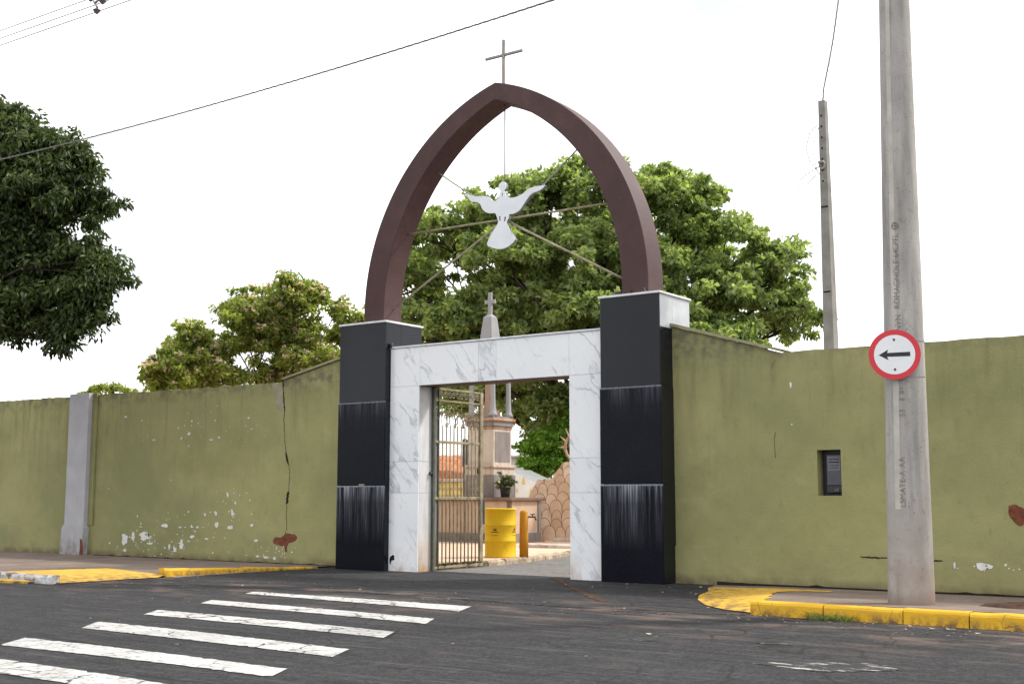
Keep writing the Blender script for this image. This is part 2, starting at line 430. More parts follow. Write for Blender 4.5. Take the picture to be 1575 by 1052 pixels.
MAT_WIRE = simple('cable_grey', (.26, .25, .24), .7, .2, .3, 12)
MAT_WIREP = simple('power_line', (.26, .25, .25), .6, .3)
MAT_CER = simple('brown_insulator', (.15, .12, .12), .35, .4)
MAT_CONCB = simple('bare_concrete', (.24, .21, .18), .95, .1, .3, 5, bump=.5)

# ------------------------------------------------------------------ object helpers
def link(name, me, mat, parent=None, smooth=False):
    o = bpy.data.objects.new(name, me)
    COL.objects.link(o)
    mats = mat if isinstance(mat, (list, tuple)) else [mat]
    if not me.materials:
        for q in mats: me.materials.append(q)
    if smooth:
        for p in me.polygons: p.use_smooth = True
    if parent: o.parent = parent; o.matrix_parent_inverse = parent.matrix_world.inverted() if False else Matrix.Translation(-parent.location)
    return o
def obj(name, bm, mat, parent=None, smooth=False, recalc=True):
    if recalc: bmesh.ops.recalc_face_normals(bm, faces=bm.faces[:])
    me = bpy.data.meshes.new(name)
    bm.to_mesh(me); bm.free()
    return link(name, me, mat, parent, smooth)
def thing(name, label, cat, loc=(0, 0, 0), group=None):
    o = bpy.data.objects.new(name, None); COL.objects.link(o)
    o.location = loc; o.empty_display_size = .2
    o['label'] = label; o['category'] = cat
    if group: o['group'] = group
    return o
def tag(o, label=None, cat=None, group=None, kind=None):
    if label: o['label'] = label
    if cat: o['category'] = cat
    if group: o['group'] = group
    if kind: o['kind'] = kind
    return o
def B(): return bmesh.new()
def box(bm, x0, y0, z0, x1, y1, z1, bev=0.0):
    r = bmesh.ops.create_cube(bm, size=1)
    vs = r['verts']
    for v in vs:
        v.co = Vector((x0 + (v.co.x + .5) * (x1 - x0), y0 + (v.co.y + .5) * (y1 - y0), z0 + (v.co.z + .5) * (z1 - z0)))
    if bev:
        es = list({e for v in vs for e in v.link_edges})
        bmesh.ops.bevel(bm, geom=es, offset=bev, segments=1, affect='EDGES', profile=.5)
    return bm
def bx(*a, bev=0.0): return box(B(), *a, bev=bev)
def tube(bm, pts, rad, seg=8, cap=True):
    pts = [Vector(p) for p in pts]
    rs = rad if isinstance(rad, (list, tuple)) else [rad] * len(pts)
    rings = []
    ref = None
    for i, p in enumerate(pts):
        d = (pts[min(i + 1, len(pts) - 1)] - pts[max(i - 1, 0)]).normalized()
        if ref is None:
            ref = Vector((0, 0, 1)) if abs(d.z) < .9 else Vector((1, 0, 0))
        u = (ref - d * ref.dot(d)).normalized(); w = d.cross(u); ref = u
        rings.append([bm.verts.new(p + (u * math.cos(k * 2 * math.pi / seg) + w * math.sin(k * 2 * math.pi / seg)) * rs[i]) for k in range(seg)])
    for a, b in zip(rings, rings[1:]):
        for k in range(seg):
            bm.faces.new((a[k], a[(k + 1) % seg], b[(k + 1) % seg], b[k]))
    if cap and seg > 2:
        bm.faces.new(rings[0][::-1]); bm.faces.new(rings[-1])
    return bm
def lathe(bm, prof, cx, cy, seg=28):
    rings = [[bm.verts.new((cx + r * math.cos(k * 2 * math.pi / seg), cy + r * math.sin(k * 2 * math.pi / seg), z)) for k in range(seg)] for r, z in prof]
    for a, b in zip(rings, rings[1:]):
        for k in range(seg):
            bm.faces.new((a[k], a[(k + 1) % seg], b[(k + 1) % seg], b[k]))
    bm.faces.new(rings[0][::-1]); bm.faces.new(rings[-1])
    return bm
def prism(bm, loops, fn, d0, d1, back=True):
    """loops: outline + holes as 2D points; fn(a,b,d) -> 3D; extruded from d0 (front) to d1."""
    tri = tessellate_polygon([[Vector((a, b, 0)) for a, b in lp] for lp in loops])
    flat = [p for lp in loops for p in lp]
    f = [bm.verts.new(fn(a, b, d0)) for a, b in flat]
    k = [bm.verts.new(fn(a, b, d1)) for a, b in flat]
    for t in tri:
        try:
            bm.faces.new([f[i] for i in t])
            if back: bm.faces.new([k[i] for i in t][::-1])
        except ValueError: pass
    s = 0
    for lp in loops:
        n = len(lp)
        for i in range(n):
            j = (i + 1) % n
            bm.faces.new((f[s + i], f[s + j], k[s + j], k[s + i]))
        s += n
    return bm
XZ = lambda a, b, d: (a, d, b)
XY = lambda a, b, d: (a, b, d)
def blob(cx, cy, rx, ry, n=9, j=.3):
    o = []
    for i in range(n):
        t = 2 * math.pi * i / n + random.uniform(-.2, .2)
        k = 1 + random.uniform(-j, j)
        o.append((cx + rx * k * math.cos(t), cy + ry * k * math.sin(t)))
    return o
def grid(bm, P):
    V = [[bm.verts.new(p) for p in row] for row in P]
    for a, b in zip(V, V[1:]):
        for i in range(len(a) - 1): bm.faces.new((a[i], a[i + 1], b[i + 1], b[i]))
    return bm
def skirt_poly(bm, pts, z0, z1):
    return prism(bm, [pts], XY, z1, z0)
def text_bm(body, size):
    cu = bpy.data.curves.new('txt', 'FONT'); cu.body = body; cu.size = size; cu.extrude = 0
    o = bpy.data.objects.new('txt', cu); COL.objects.link(o)
    dg = bpy.context.evaluated_depsgraph_get()
    me = bpy.data.meshes.new_from_object(o.evaluated_get(dg))
    bm = B(); bm.from_mesh(me)
    bpy.data.objects.remove(o); bpy.data.curves.remove(cu); bpy.data.meshes.remove(me)
    return bm

# ------------------------------------------------------------------ ground, road, pavements
bm = B(); grid(bm, [[(x, y, -.03) for x in (-900, -60, 0, 60, 900)] for y in (-900, -60, 0, 60, 900)])
tag(obj('ground', bm, MAT_GROUND), kind='structure')
bm = B(); grid(bm, [[(x, y, 0) for x in np.linspace(-60, 60, 13)] for y in np.linspace(-45, .6, 9)])
road = tag(obj('road', bm, MAT_ROAD), kind='structure')

apron_pts = [(-.42, .6), (-.55, -1.5), (-.66, -3.1), (-.80, -4.72)] + [(x, -3.55 + .10 * math.sin(x * 1.7) + random.uniform(-.05, .05) - 1.0 * max(0, (2.5 - x) / 3.3)) for x in np.linspace(-.3, 8.6, 30)] + [(9.0, -3.32), (8.5, -3.0), (7.9, -2.2), (7.45, -1.4), (7.3, -.7), (6.9, .6)]
bm = B(); f = bm.faces.new([bm.verts.new((x, y, .004)) for x, y in apron_pts]); bmesh.ops.triangulate(bm, faces=[f])
tag(obj('driveway', bm, MAT_APRON), kind='structure')
KL = [(1.60, .62), (1.60, 1.88), (1.74, 1.98), (1.56, 3.3), (1.30, 4.45), (.95, 5.9), (.30, 8.2), (-.5, 10.6), (-1.2, 14), (-1.8, 24)]
bm = B(); f = bm.faces.new([bm.verts.new((x, y, .008)) for x, y in [(4.7, .45)] + [(14, 1.0), (14, 24)] + [(x, y) for x, y in KL[::-1]] + [(1.6, .45)]]); bmesh.ops.triangulate(bm, faces=[f])
tag(obj('cemetery_drive', bm, MAT_DRIVE), kind='structure')
# interior raised paving
bm = B(); f = bm.faces.new([bm.verts.new((x, y, .1)) for x, y in [(x - .1, y) for x, y in KL] + [(-30, 24), (-30, .62)]]); bmesh.ops.triangulate(bm, faces=[f])
tag(obj('cemetery_paving', bm, MAT_TERRA), kind='structure')

# zebra
ZB = [((2.51, -4.20), (6.08, -4.23), (6.33, -4.77), (2.67, -4.48)), ((3.04, -5.35), (6.60, -5.53), (6.85, -5.97), (3.28, -5.73)), ((3.55, -6.54), (7.05, -6.67), (7.28, -7.09), (3.84, -6.96)),
      ((4.06, -7.67), (7.58, -7.86), (7.80, -8.28), (4.43, -8.14)), ((4.70, -8.90), (7.98, -8.94), (8.16, -9.28), (5.00, -9.33)), ((5.30, -9.83), (8.40, -9.95), (8.62, -10.32), (5.60, -10.28))]
for a, b, c, d in ZB:
    n = 54
    def edge(p, q, up):
        o = []
        for k in range(n + 1):
            t = k / n; bow = .035 * math.sin(math.pi * t)
            chip = -up * random.uniform(.008, .022) if random.random() < .14 else 0
            o.append((p[0] + (q[0] - p[0]) * t, p[1] + (q[1] - p[1]) * t + bow + random.uniform(-.010, .010) + chip))
        return o
    lp = edge(a, b, 1) + edge(d, c, -1)[::-1]
    bm = B(); f = bm.faces.new([bm.verts.new((x, y, .006)) for x, y in lp]); bmesh.ops.triangulate(bm, faces=[f])
    obj('crosswalk_stripe', bm, MAT_ZEBRA, road)
FD = [(10.60, -6.72), (10.75, -6.55), (10.92, -6.45), (11.1, -6.33), (11.3, -6.22), (11.55, -6.3), (11.62, -6.45), (11.4, -6.68), (11.15, -6.86), (10.95, -6.80)]
bm = B(); f = bm.faces.new([bm.verts.new((x, y, .004)) for x, y in FD]); bmesh.ops.triangulate(bm, faces=[f])
obj('faded_marking', bm, MAT_FADED, road)
for q in ([(10.05, -5.5), (10.3, -5.42), (10.42, -5.5), (10.2, -5.56)], [(9.05, -5.9), (9.3, -5.84), (9.36, -5.9), (9.2, -5.95)]):
    bm = B(); bm.faces.new([bm.verts.new((x, y, .004)) for x, y in q]); obj('faded_marking', bm, MAT_FADED, road)
# soil seam along the apron edge beside the right pillar
sm = [(4.14, .35), (4.71, -.27), (5.58, -1.32), (6.37, -2.19), (7.01, -2.86)]
L_, R_ = [], []
for i in range(40):
    t = i / 39 * (len(sm) - 1); k = min(int(t), len(sm) - 2); u = t - k
    x = sm[k][0] * (1 - u) + sm[k + 1][0] * u; y = sm[k][1] * (1 - u) + sm[k + 1][1] * u
    w = .012 + .05 * abs(math.sin(i * .9)) * random.random() + .015 * i / 39
    L_.append((x - w, y - w * .8, .009)); R_.append((x + w, y + w * .8, .009))
bm = grid(B(), [L_, R_]); tag(obj('soil_seam', bm, MAT_SOIL), kind='structure')

# right sidewalk
XL = [(.45, 6.85), (-.3, 7.08), (-.8, 7.33), (-1.4, 7.50), (-2.0, 7.78), (-2.6, 8.18), (-3.0, 8.62), (-3.14, 9.02)]
def xl(y): return float(np.interp(-y, [-a for a, b in XL], [b for a, b in XL]))
def zr(x, y):
    d = x - xl(y)
    h = .015 + .125 * min(1, max(0, (.38 - y) / 3.5))
    t = min(1, max(0, d / 1.15)); t = t * t * (3 - 2 * t)
    return .006 + h * t
ys = np.linspace(.45, -3.14, 22)
ds = [0, .12, .3, .5, .7, .9, 1.15, 1.6, 2.4, 3.2, 4.5, 7, 14, 40]
bm = grid(B(), [[(xl(y) + d, y, zr(xl(y) + d, y)) for d in ds] for y in ys])
tag(obj('sidewalk', bm, MAT_SIDE), kind='structure')
ym = [(-.12, .05), (-.3, 1.7), (-.55, 1.75), (-.8, 1.25), (-1.2, 1.0), (-1.8, .95), (-2.3, .85), (-2.7, .65), (-3.0, .38), (-3.14, .12)]
P = []
for y in np.linspace(-.12, -3.14, 30):
    dm = float(np.interp(-y, [-a for a, b in ym], [b for a, b in ym])) + random.uniform(-.05, .05)
    P.append([(xl(y) + dm * k / 10, y, zr(xl(y) + dm * k / 10, y) + .005) for k in range(11)])
tag(obj('kerb_ramp', grid(B(), P), MAT_YRAMP), kind='structure')

# left sidewalk
def zl(x, y):
    h = .02 + .105 * min(1, max(0, (.38 - y) / 5.1))
    return h
def xe(y): return -.41 - .079 * (-y) + 0.0
ys = np.linspace(.45, -4.78, 24)
def zl2(x, y):
    z = zl(x, y); e = xe(y) - .10
    w = min(1, max(0, (-y - 2.95) / .2)); w = w if y < -2.95 else 0
    t = min(1, max(0, (e - x) / 1.25))
    return z * (1 - w) + w * (.008 + (z - .008) * t)
ds = [0, .15, .3, .5, .7, .9, 1.1, 1.4, 2, 3, 5, 8, 14, 40]
bm = grid(B(), [[(xe(y) - .10 - d, y, zl2(xe(y) - .10 - d, y)) for d in ds] for y in ys])
tag(obj('sidewalk', bm, MAT_SIDE), kind='structure')
P = []
for y in np.linspace(-3.08, -4.80, 16):
    e = xe(y) - .10
    w = 1.25 + random.uniform(-.05, .05)
    P.append([(e - w * k / 8 + .12 * (1 - k / 8), y, zl2(e - w * k / 8, y) + .006) for k in range(9)])
tag(obj('kerb_ramp', grid(B(), P), MAT_YRAMP), kind='structure')

# kerbs: bed + individually laid stones
def kerb_run(parent, a, b, n, ztop0, ztop1, width, mat, lens=None, z0=-.02):
    a, b = Vector((*a, 0)), Vector((*b, 0)); d = (b - a); L = d.length; d.normalize(); nrm = Vector((-d.y, d.x, 0))
    cuts = lens or [i / n for i in range(n + 1)]
    for i in range(len(cuts) - 1):
        s0, s1 = cuts[i] * L + .006, cuts[i + 1] * L - .006
        zt0 = ztop0 + (ztop1 - ztop0) * cuts[i] + random.uniform(-.006, .006); zt1 = ztop0 + (ztop1 - ztop0) * cuts[i + 1] + random.uniform(-.006, .006)
        m = max(3, int((s1 - s0) / .16)); off = random.uniform(-.01, .01)
        bm = B(); rows = []
        for k in range(m + 1):
            u = k / m; s = s0 + (s1 - s0) * u; zt = zt0 * (1 - u) + zt1 * u
            jz = random.uniform(-.010, .008); jy = random.uniform(-.013, .013) + off
            p = a + d * s
            bv = min(.03, zt * .4)
            prof = [(jy, z0), (jy + .004, zt * .5), (jy + .006, zt - bv + jz), (jy + .012 + bv * .3, zt - bv * .3 + jz), (jy + bv + .01, zt + jz), (width - .01, zt + jz * .5), (width, zt - .015), (width, z0)]
            rows.append([tuple(p + nrm * q + Vector((0, 0, z))) for q, z in prof])
        grid(bm, rows)
        for r in (rows[0], rows[-1]): bm.faces.new([bm.verts.new(q) for q in r])
        bmesh.ops.remove_doubles(bm, verts=bm.verts[:], dist=.0005)
        obj('kerb_stone', bm, mat, parent, smooth=False)
kb = tag(obj('kerb', bx(9.06, -3.27, -.03, 40, -3.16, .02), MAT_CONCB), kind='structure')
Lk = 40 - 9.04
cuts = [0, .80 / Lk, 1.60 / Lk, 2.23 / Lk, 3.05 / Lk, 3.9 / Lk, 4.8 / Lk, 5.7 / Lk, 7 / Lk, 9 / Lk, 12 / Lk, 18 / Lk, 1]
kerb_run(kb, (9.04, -3.3), (40, -3.3), 0, .143, .152, .17, MAT_YKERB, cuts)
kb2 = tag(obj('kerb', bx(-30, -4.86, -.03, -.9, -4.78, .02), MAT_CONCB), kind='structure')
kerb_run(kb2, (-30, -4.9), (-.86, -4.9), 0, .118, .12, .16, MAT_WKERB, [0, .3, .5, .65, .76, .85, .9, .935, .965, 1])
kb3 = tag(obj('kerb', bx(-.60, -3.0, -.03, -.52, -.2, .012), MAT_CONCB), kind='structure')
kerb_run(kb3, (xe(-3.08), -3.08), (xe(-.02), -.02), 4, .138, .026, .15, MAT_YKERB)
# worn orange gutter strip in front of the white kerb
gb = B(); grid(gb, [[(-4.2, -5.06, .02), (-2.4, -5.22, .03), (-1.75, -5.17, .035), (-1.2, -5.02, .03)], [(-4.2, -4.93, .03), (-2.4, -4.98, .04), (-1.75, -4.96, .045), (-1.15, -4.93, .035)]])
grid(gb, [[(-4.2, -5.06, .0), (-2.4, -5.22, .0), (-1.75, -5.17, .0), (-1.2, -5.02, .0)], [(-4.2, -5.06, .02), (-2.4, -5.22, .03), (-1.75, -5.17, .035), (-1.2, -5.02, .03)]])
bmesh.ops.remove_doubles(gb, verts=gb.verts[:], dist=.0005)
tag(obj('gutter', gb, MAT_YRAMP), kind='structure')

# interior kerb stones
kb4 = tag(obj('kerb', bx(1.0, 2.0, -.03, 1.1, 2.2, .02), MAT_KERBIN), kind='structure')
for (a, b) in zip(KL[:6], KL[1:7]):
    if a[1] < .7: n = 2
    else: n = max(1, int(math.dist(a, b) / .55))
    kerb_run(kb4, (a[0] + .0, a[1]), (b[0] + .0, b[1]), n, .105, .105, .13, MAT_KERBIN)
for x0, y0, x1, y1 in ((-.95, 6.75, .35, 7.0), (-2.2, 10.0, -.6, 10.3)):
    kerb_run(kb4, (x0, y0), (x1, y1), 2, .19, .18, .25, MAT_TOMB_CREAM, z0=.1)

# ------------------------------------------------------------------ boundary walls
CRACK=[(-1.772, 3.322), (-1.751, 3.054), (-1.709, 2.807), (-1.725, 2.603), (-1.706, 2.399), (-1.675, 2.155), (-1.645, 1.953), (-1.559, 1.75), (-1.542, 1.589), (-1.557, 1.349), (-1.596, 1.149), (-1.609, 0.87), (-1.584, 0.632), (-1.60, .50)]
CHIPS_L= [(-6.15, 0.356, 0.106, 0.111), (-5.879, 0.406, 0.063, 0.088), (-5.513, 0.435, 0.171, 0.076), (-5.334, 0.3, 0.085, 0.022), (-4.963, 0.653, 0.093, 0.043), (-5.696, 0.607, 0.069, 0.018), (-4.761, 0.257, 0.033, 0.064), (-4.606, 0.188, 0.066, 0.053), (-4.416, 0.304, 0.081, 0.074), (-4.892, 0.219, 0.027, 0.017), (-6.123, 0.149, 0.053, 0.026), (-4.484, 0.605, 0.049, 0.032), (-4.34, 0.607, 0.039, 0.032), (-4.16, 0.631, 0.039, 0.042), (-3.987, 0.621, 0.038, 0.042), (-4.1, 0.459, 0.064, 0.032), (-3.692, 0.421, 0.056, 0.017), (-3.454, 0.684, 0.056, 0.052), (-3.07, 0.636, 0.076, 0.045), (-3.033, 0.909, 0.049, 0.062), (-3.489, 0.913, 0.044, 0.042), (-2.962, 1.095, 0.036, 0.029), (-3.176, 1.248, 0.031, 0.05), (-3.789, 0.868, 0.032, 0.038), (-2.495, 0.69, 0.041, 0.028), (-4.329, 2.424, 0.052, 0.039), (-3.698, 2.296, 0.063, 0.013), (-3.46, 2.332, 0.025, 0.017), (-4.263, 2.674, 0.026, 0.017), (-3.589, 2.659, 0.025, 0.013), (-2.663, 2.673, 0.024, 0.017), (-5.384, 2.338, 0.062, 0.011), (-6.307, 2.831, 0.05, 0.014), (-5.776, 2.735, 0.021, 0.023), (-4.066, 2.62, 0.019, 0.013), (-3.538, 2.935, 0.016, 0.013), (-4.403, 2.836, 0.013, 0.013), (-4.272, 0.927, 0.026, 0.017), (-5.807, 0.826, 0.021, 0.018), (-8.126, 0.746, 0.031, 0.019), (-6.763, 1.378, 0.018, 0.018), (-4.818, 1.538, 0.017, 0.013), (-2.668, 1.286, 0.024, 0.012), (-2.847, 1.248, 0.018, 0.017), (-2.577, 2.466, 0.036, 0.008), (-2.063, 0.123, 0.086, 0.02), (-1.862, 0.109, 0.04, 0.024), (-2.297, 0.136, 0.041, 0.02), (-1.364, 0.438, 0.039, 0.016), (-2.337, 0.417, 0.059, 0.024), (-2.592, 0.148, 0.024, 0.01), (-3.075, 0.195, 0.018, 0.012), (-3.505, 0.163, 0.019, 0.017)]
CHIPS_R= [(8.053, 2.749, 0.019, 0.048), (8.051, 2.2, 0.014, 0.017), (10.476, 0.384, 0.114, 0.049), (10.141, 0.384, 0.016, 0.039), (10.752, 0.405, 0.015, 0.019)]
BR_L= [(-1.913, 0.426), (-1.846, 0.488), (-1.704, 0.49), (-1.565, 0.561), (-1.34, 0.549), (-1.294, 0.499), (-1.336, 0.431), (-1.503, 0.396), (-1.557, 0.323), (-1.543, 0.237), (-1.587, 0.228), (-1.613, 0.334), (-1.785, 0.357), (-1.888, 0.375)]
BR_R= [(10.812, 1.11), (10.869, 1.138), (10.989, 1.084), (11.05, 1.054), (11.044, 0.939), (10.938, 0.868), (10.895, 0.898), (10.824, 0.975), (10.809, 1.052)]
PATCH= [(-2.075, 3.285), (-1.79, 3.285), (-1.709, 2.807), (-1.727, 2.685), (-1.87, 2.813), (-2.003, 2.942), (-1.985, 3.106)]

WY = .38
def ragged(x0, x1, z0, z1, step, amp):
    n = int(abs(x1 - x0) / step)
    return [(x0 + (x1 - x0) * i / n, z0 + (z1 - z0) * i / n + random.uniform(-amp, amp * .6)) for i in range(n + 1)]
lw = thing('boundary_wall', 'long olive green wall left of the gate with grey pilaster and peeling white spots', 'wall', (-5, WY, 0))
top = ragged(-30, -1.80, 3.46, 3.30, .11, .016)
out = [(-30, -.1)] + [(0.0, -.1), (0.0, 3.69), (-1.74, 3.335)] + top[::-1]
obj('wall_body', prism(B(), [out], XZ, WY, WY + .24), MAT_GREEN, lw)
pt = ragged(-30, -.004, .60, .625, .35, .012)
obj('plinth', prism(B(), [[(-30, -.1), (-.004, -.1)] + pt[::-1]], XZ, WY - .028, WY - .002), MAT_GREEN, lw)
obj('coping', prism(B(), [[(-1.74, 3.34), (-.004, 3.695), (-.004, 3.735), (-1.76, 3.372)]], XZ, WY - .05, WY + .28), MAT_PLASTER, lw)
# grey pilaster
bm = B(); box(bm, -8.02, WY - .14, .60, -7.36, WY - .03, 3.362, .006); obj('pilaster', bm, MAT_GREYP, lw)
bm = prism(B(), [[(-8.10, -.1), (-7.36, -.1), (-7.33, .30), (-7.32, .57), (-7.36, .62), (-8.00, .63), (-8.06, .55)]], XZ, WY - .17, WY - .03); obj('pilaster_base', bm, MAT_GREYP, lw)
bm = B(); box(bm, -7.355, WY - .045, .625, -7.22, WY - .004, 3.36); obj('pilaster_flank', bm, MAT_GREEN, lw)
bm = prism(B(), [[(-7.405, .355), (-7.344, .334), (-7.31, .176), (-7.30, .0), (-7.408, .0), (-7.392, .173)]], XZ, WY - .178, WY - .168); obj('brick_patch', bm, MAT_BRICK, lw)
def chips(lst, extra, parent, seed, plinth_z=.6):
    bm = B()
    for x, z, rx, rz in lst + extra:
        y = WY - .031 if z < plinth_z else WY - .003
        n = 11 if rx > .04 else 7
        o = []
        for i in range(n):
            t = 2 * math.pi * i / n
            k = 1 + random.uniform(-.45, .35)
            o.append((x + rx * k * math.cos(t), z + rz * k * math.sin(t)))
        bm.faces.new([bm.verts.new((a, y, b)) for a, b in o])
    bmesh.ops.triangulate(bm, faces=bm.faces[:])
    return tag(obj('paint_chip', bm, MAT_CHIP, parent, recalc=False), kind='stuff')
ex = []
for i in range(120):
    c = random.choice(CHIPS_L[:26])
    s = random.uniform(.006, .022)
    ex.append((c[0] + random.gauss(0, .28), max(.06, c[1] + random.gauss(0, .12)), s, s * random.uniform(.5, 1.2)))
for i in range(25): ex.append((random.uniform(-7, -2.2), random.uniform(2.2, 2.9), random.uniform(.005, .014), random.uniform(.004, .010)))
for i in range(26): ex.append((random.gauss(-1.85, .2), random.uniform(.08, .33), random.uniform(.006, .02), random.uniform(.005, .016)))
ex = [e for e in ex if abs(e[1] - .605) > .02]
chips(CHIPS_L, ex, lw, 3)
def rag_poly(pts, amp):
    o = []
    for (a, b), (c, d) in zip(pts, pts[1:] + pts[:1]):
        n = max(2, int(math.hypot(c - a, d - b) / .03))
        for i in range(n): o.append((a + (c - a) * i / n + random.uniform(-amp, amp), b + (d - b) * i / n + random.uniform(-amp, amp)))
    return o
obj('brick_patch', prism(B(), [rag_poly(BR_L, .008)], XZ, WY - .034, WY - .02), MAT_BRICK, lw)
obj('plaster_patch', prism(B(), [rag_poly(PATCH, .006)], XZ, WY - .004, WY + .01), MAT_PLASTER, lw)
# crack
Lp, Rp = [], []
for i in range(110):
    t = i / 109 * (len(CRACK) - 1); k = min(int(t), len(CRACK) - 2); u = t - k
    x = CRACK[k][0] * (1 - u) + CRACK[k + 1][0] * u + random.uniform(-.012, .012); z = CRACK[k][1] * (1 - u) + CRACK[k + 1][1] * u
    w = .003 + .004 * random.random() + (.022 if 5.6 < t < 6.9 else 0) * math.sin((t - 5.6) / 1.3 * math.pi) + (.022 if 9.3 < t < 10.2 else 0) + (.012 if t < 2.2 else 0) * random.random()
    y = WY - .0045 if z > .6 else WY - .0355
    Lp.append((x - w, y, z)); Rp.append((x + w, y, z))
obj('crack', grid(B(), [Lp, Rp]), MAT_CRACK, lw)
# dark crumbled joint at the base of the wall
def base_joint(x0, x1, parent, z0f):
    n = int((x1 - x0) / .12)
    a = [(x0 + (x1 - x0) * i / n, WY - .0315, z0f - .03) for i in range(n + 1)]
    b = [(x0 + (x1 - x0) * i / n, WY - .0315, z0f + .012 + (.020 * random.random() if random.random() > .65 else 0)) for i in range(n + 1)]
    obj('base_crack', grid(B(), [a, b]), MAT_CRACK, parent)
base_joint(-7.15, -.1, lw, .02)

rw = thing('boundary_wall', 'olive green wall right of the gate with a recessed meter niche', 'wall', (9, WY, 0))
top = ragged(7.93, 40, 3.20, 3.18, .16, .009)
out = [(6.246, -.1), (40, -.1)] + top[::-1] + [(6.246, 3.69)]
NI = [(8.395, 1.238), (8.722, 1.238), (8.722, 1.846), (8.395, 1.846)]
obj('wall_body', prism(B(), [out, NI[::-1]], XZ, WY, WY + .24), MAT_GREEN, rw)
obj('niche_back', bx(8.39, WY + .20, 1.23, 8.73, WY + .236, 1.85), MAT_METER_D, rw)
pt = ragged(6.25, 40, .53, .36, .35, .007)
obj('plinth', prism(B(), [[(6.25, -.1), (40, -.1)] + pt[::-1]], XZ, WY - .026, WY - .002), MAT_GREEN, rw)
obj('coping', prism(B(), [[(6.25, 3.69), (7.93, 3.205), (7.96, 3.235), (6.25, 3.735)]], XZ, WY - .05, WY + .28), MAT_PLASTER, rw)
chips(CHIPS_R, [(random.gauss(10.5, .25), random.gauss(.36, .02), .012, .008) for i in range(10)], rw, 5, .43)
obj('brick_patch', prism(B(), [rag_poly(BR_R, .008)], XZ, WY - .006, WY + .01), MAT_BRICK, rw)
base_joint(6.9, 14, rw, .035)
bm = B()
for x0, x1, z in ((8.95, 9.32, .445), (9.85, 10.0, .43)):
    n = 14
    grid(bm, [[(x0 + (x1 - x0) * i / n, WY - .0295, z + random.uniform(-.006, .004) - .008 * math.sin(i / n * math.pi)) for i in range(n + 1)], [(x0 + (x1 - x0) * i / n, WY - .0295, z + .006 + random.uniform(-.003, .008)) for i in range(n + 1)]])
obj('crack', bm, MAT_CRACK, rw)
bm = B()
for q in ([(7.78, 2.98), (7.80, 3.04), (7.84, 3.10)], [(7.80, 1.75), (7.79, 2.0), (7.81, 2.1)]):
    grid(bm, [[(x - .002, WY - .003, z) for x, z in q], [(x + .002 + random.uniform(0, .004), WY - .003, z) for x, z in q]])
obj('crack', bm, MAT_CRACK, rw)

# meter in the niche
mt = thing('meter_box', 'dark electricity meter set in a niche of the green wall', 'meter', (8.6, WY + .14, 1.25))
obj('housing', bx(8.47, WY + .105, 1.27, 8.715, WY + .198, 1.80, bev=.012), MAT_METER_D, mt)
obj('cover', bx(8.485, WY + .085, 1.37, 8.705, WY + .107, 1.785, bev=.012), MAT_METER, mt)
obj('label_plate', bx(8.505, WY + .080, 1.56, 8.685, WY + .087, 1.76, bev=.003), MAT_LABEL, mt)
for z, x0, x1, h in ((1.715, 8.53, 8.65, .012), (1.675, 8.53, 8.66, .016), (1.635, 8.535, 8.65, .008), (1.605, 8.54, 8.64, .006)):
    bm = B(); x = x0
    while x < x1:
        w = random.uniform(.008, .02); box(bm, x, WY + .078, z, x + w, WY + .081, z + h); x += w + .002
    obj('print_line', bm, MAT_INK, mt)
obj('latch', bx(8.58, WY + .085, 1.285, 8.66, WY + .106, 1.335, bev=.008), MAT_METER, mt)

# ------------------------------------------------------------------ granite pillars
def pillar(x0, x1, label):
    t = thing('granite_pillar', label, 'pillar', ((x0 + x1) / 2, .48, 0), 'black granite gate pillars')
    d = .024
    obj('pillar_core', bx(x0 + d, d, -.05, x1 - d, .954 - d, 4.137), MAT_MORTAR, t)
    for i, (z0, z1, p, mt_) in enumerate(((-.03, 1.398, .012, MAT_GR_LOW), (1.402, 2.808, .010, MAT_GR_MID), (2.812, 4.135, 0, MAT_GR_TOP))):
        obj('granite_slab', bx(x0 - p, -p, z0, x1 + p, d - .002, z1, bev=.004), mt_, t)
        if x0 > 3 and i == 2:  # side split where the reflected wall ends; painted sky reflection above
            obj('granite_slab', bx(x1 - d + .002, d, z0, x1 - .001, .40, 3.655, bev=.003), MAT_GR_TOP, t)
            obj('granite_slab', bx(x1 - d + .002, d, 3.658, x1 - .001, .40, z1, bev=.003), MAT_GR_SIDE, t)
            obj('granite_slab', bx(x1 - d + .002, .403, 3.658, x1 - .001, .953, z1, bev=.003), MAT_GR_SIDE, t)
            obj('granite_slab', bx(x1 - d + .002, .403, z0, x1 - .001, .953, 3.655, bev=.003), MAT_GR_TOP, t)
        else:
            obj('granite_slab', bx(x1 - d + .002, d, z0, x1 + p - .001, .40, z1, bev=.003), MAT_GR_TOP, t)
            obj('granite_slab', bx(x1 - d + .002, .403, z0, x1 + p - .001, .953, z1, bev=.003), MAT_GR_TOP, t)
    obj('cap', bx(x0 - .025, -.025, 4.138, x1 + .025, .975, 4.172, bev=.006), MAT_CAP, t)
    return t
pl_ = pillar(0.0, 1.04, 'black granite pillar on the left of the gate, joined to the pilastered wall')
pr_ = pillar(5.25, 6.244, 'black granite pillar on the right of the gate, nearer the road sign')
obj('patch', bx(.50, -.016, 1.385, .62, -.011, 1.43), MAT_CONCB, pl_)

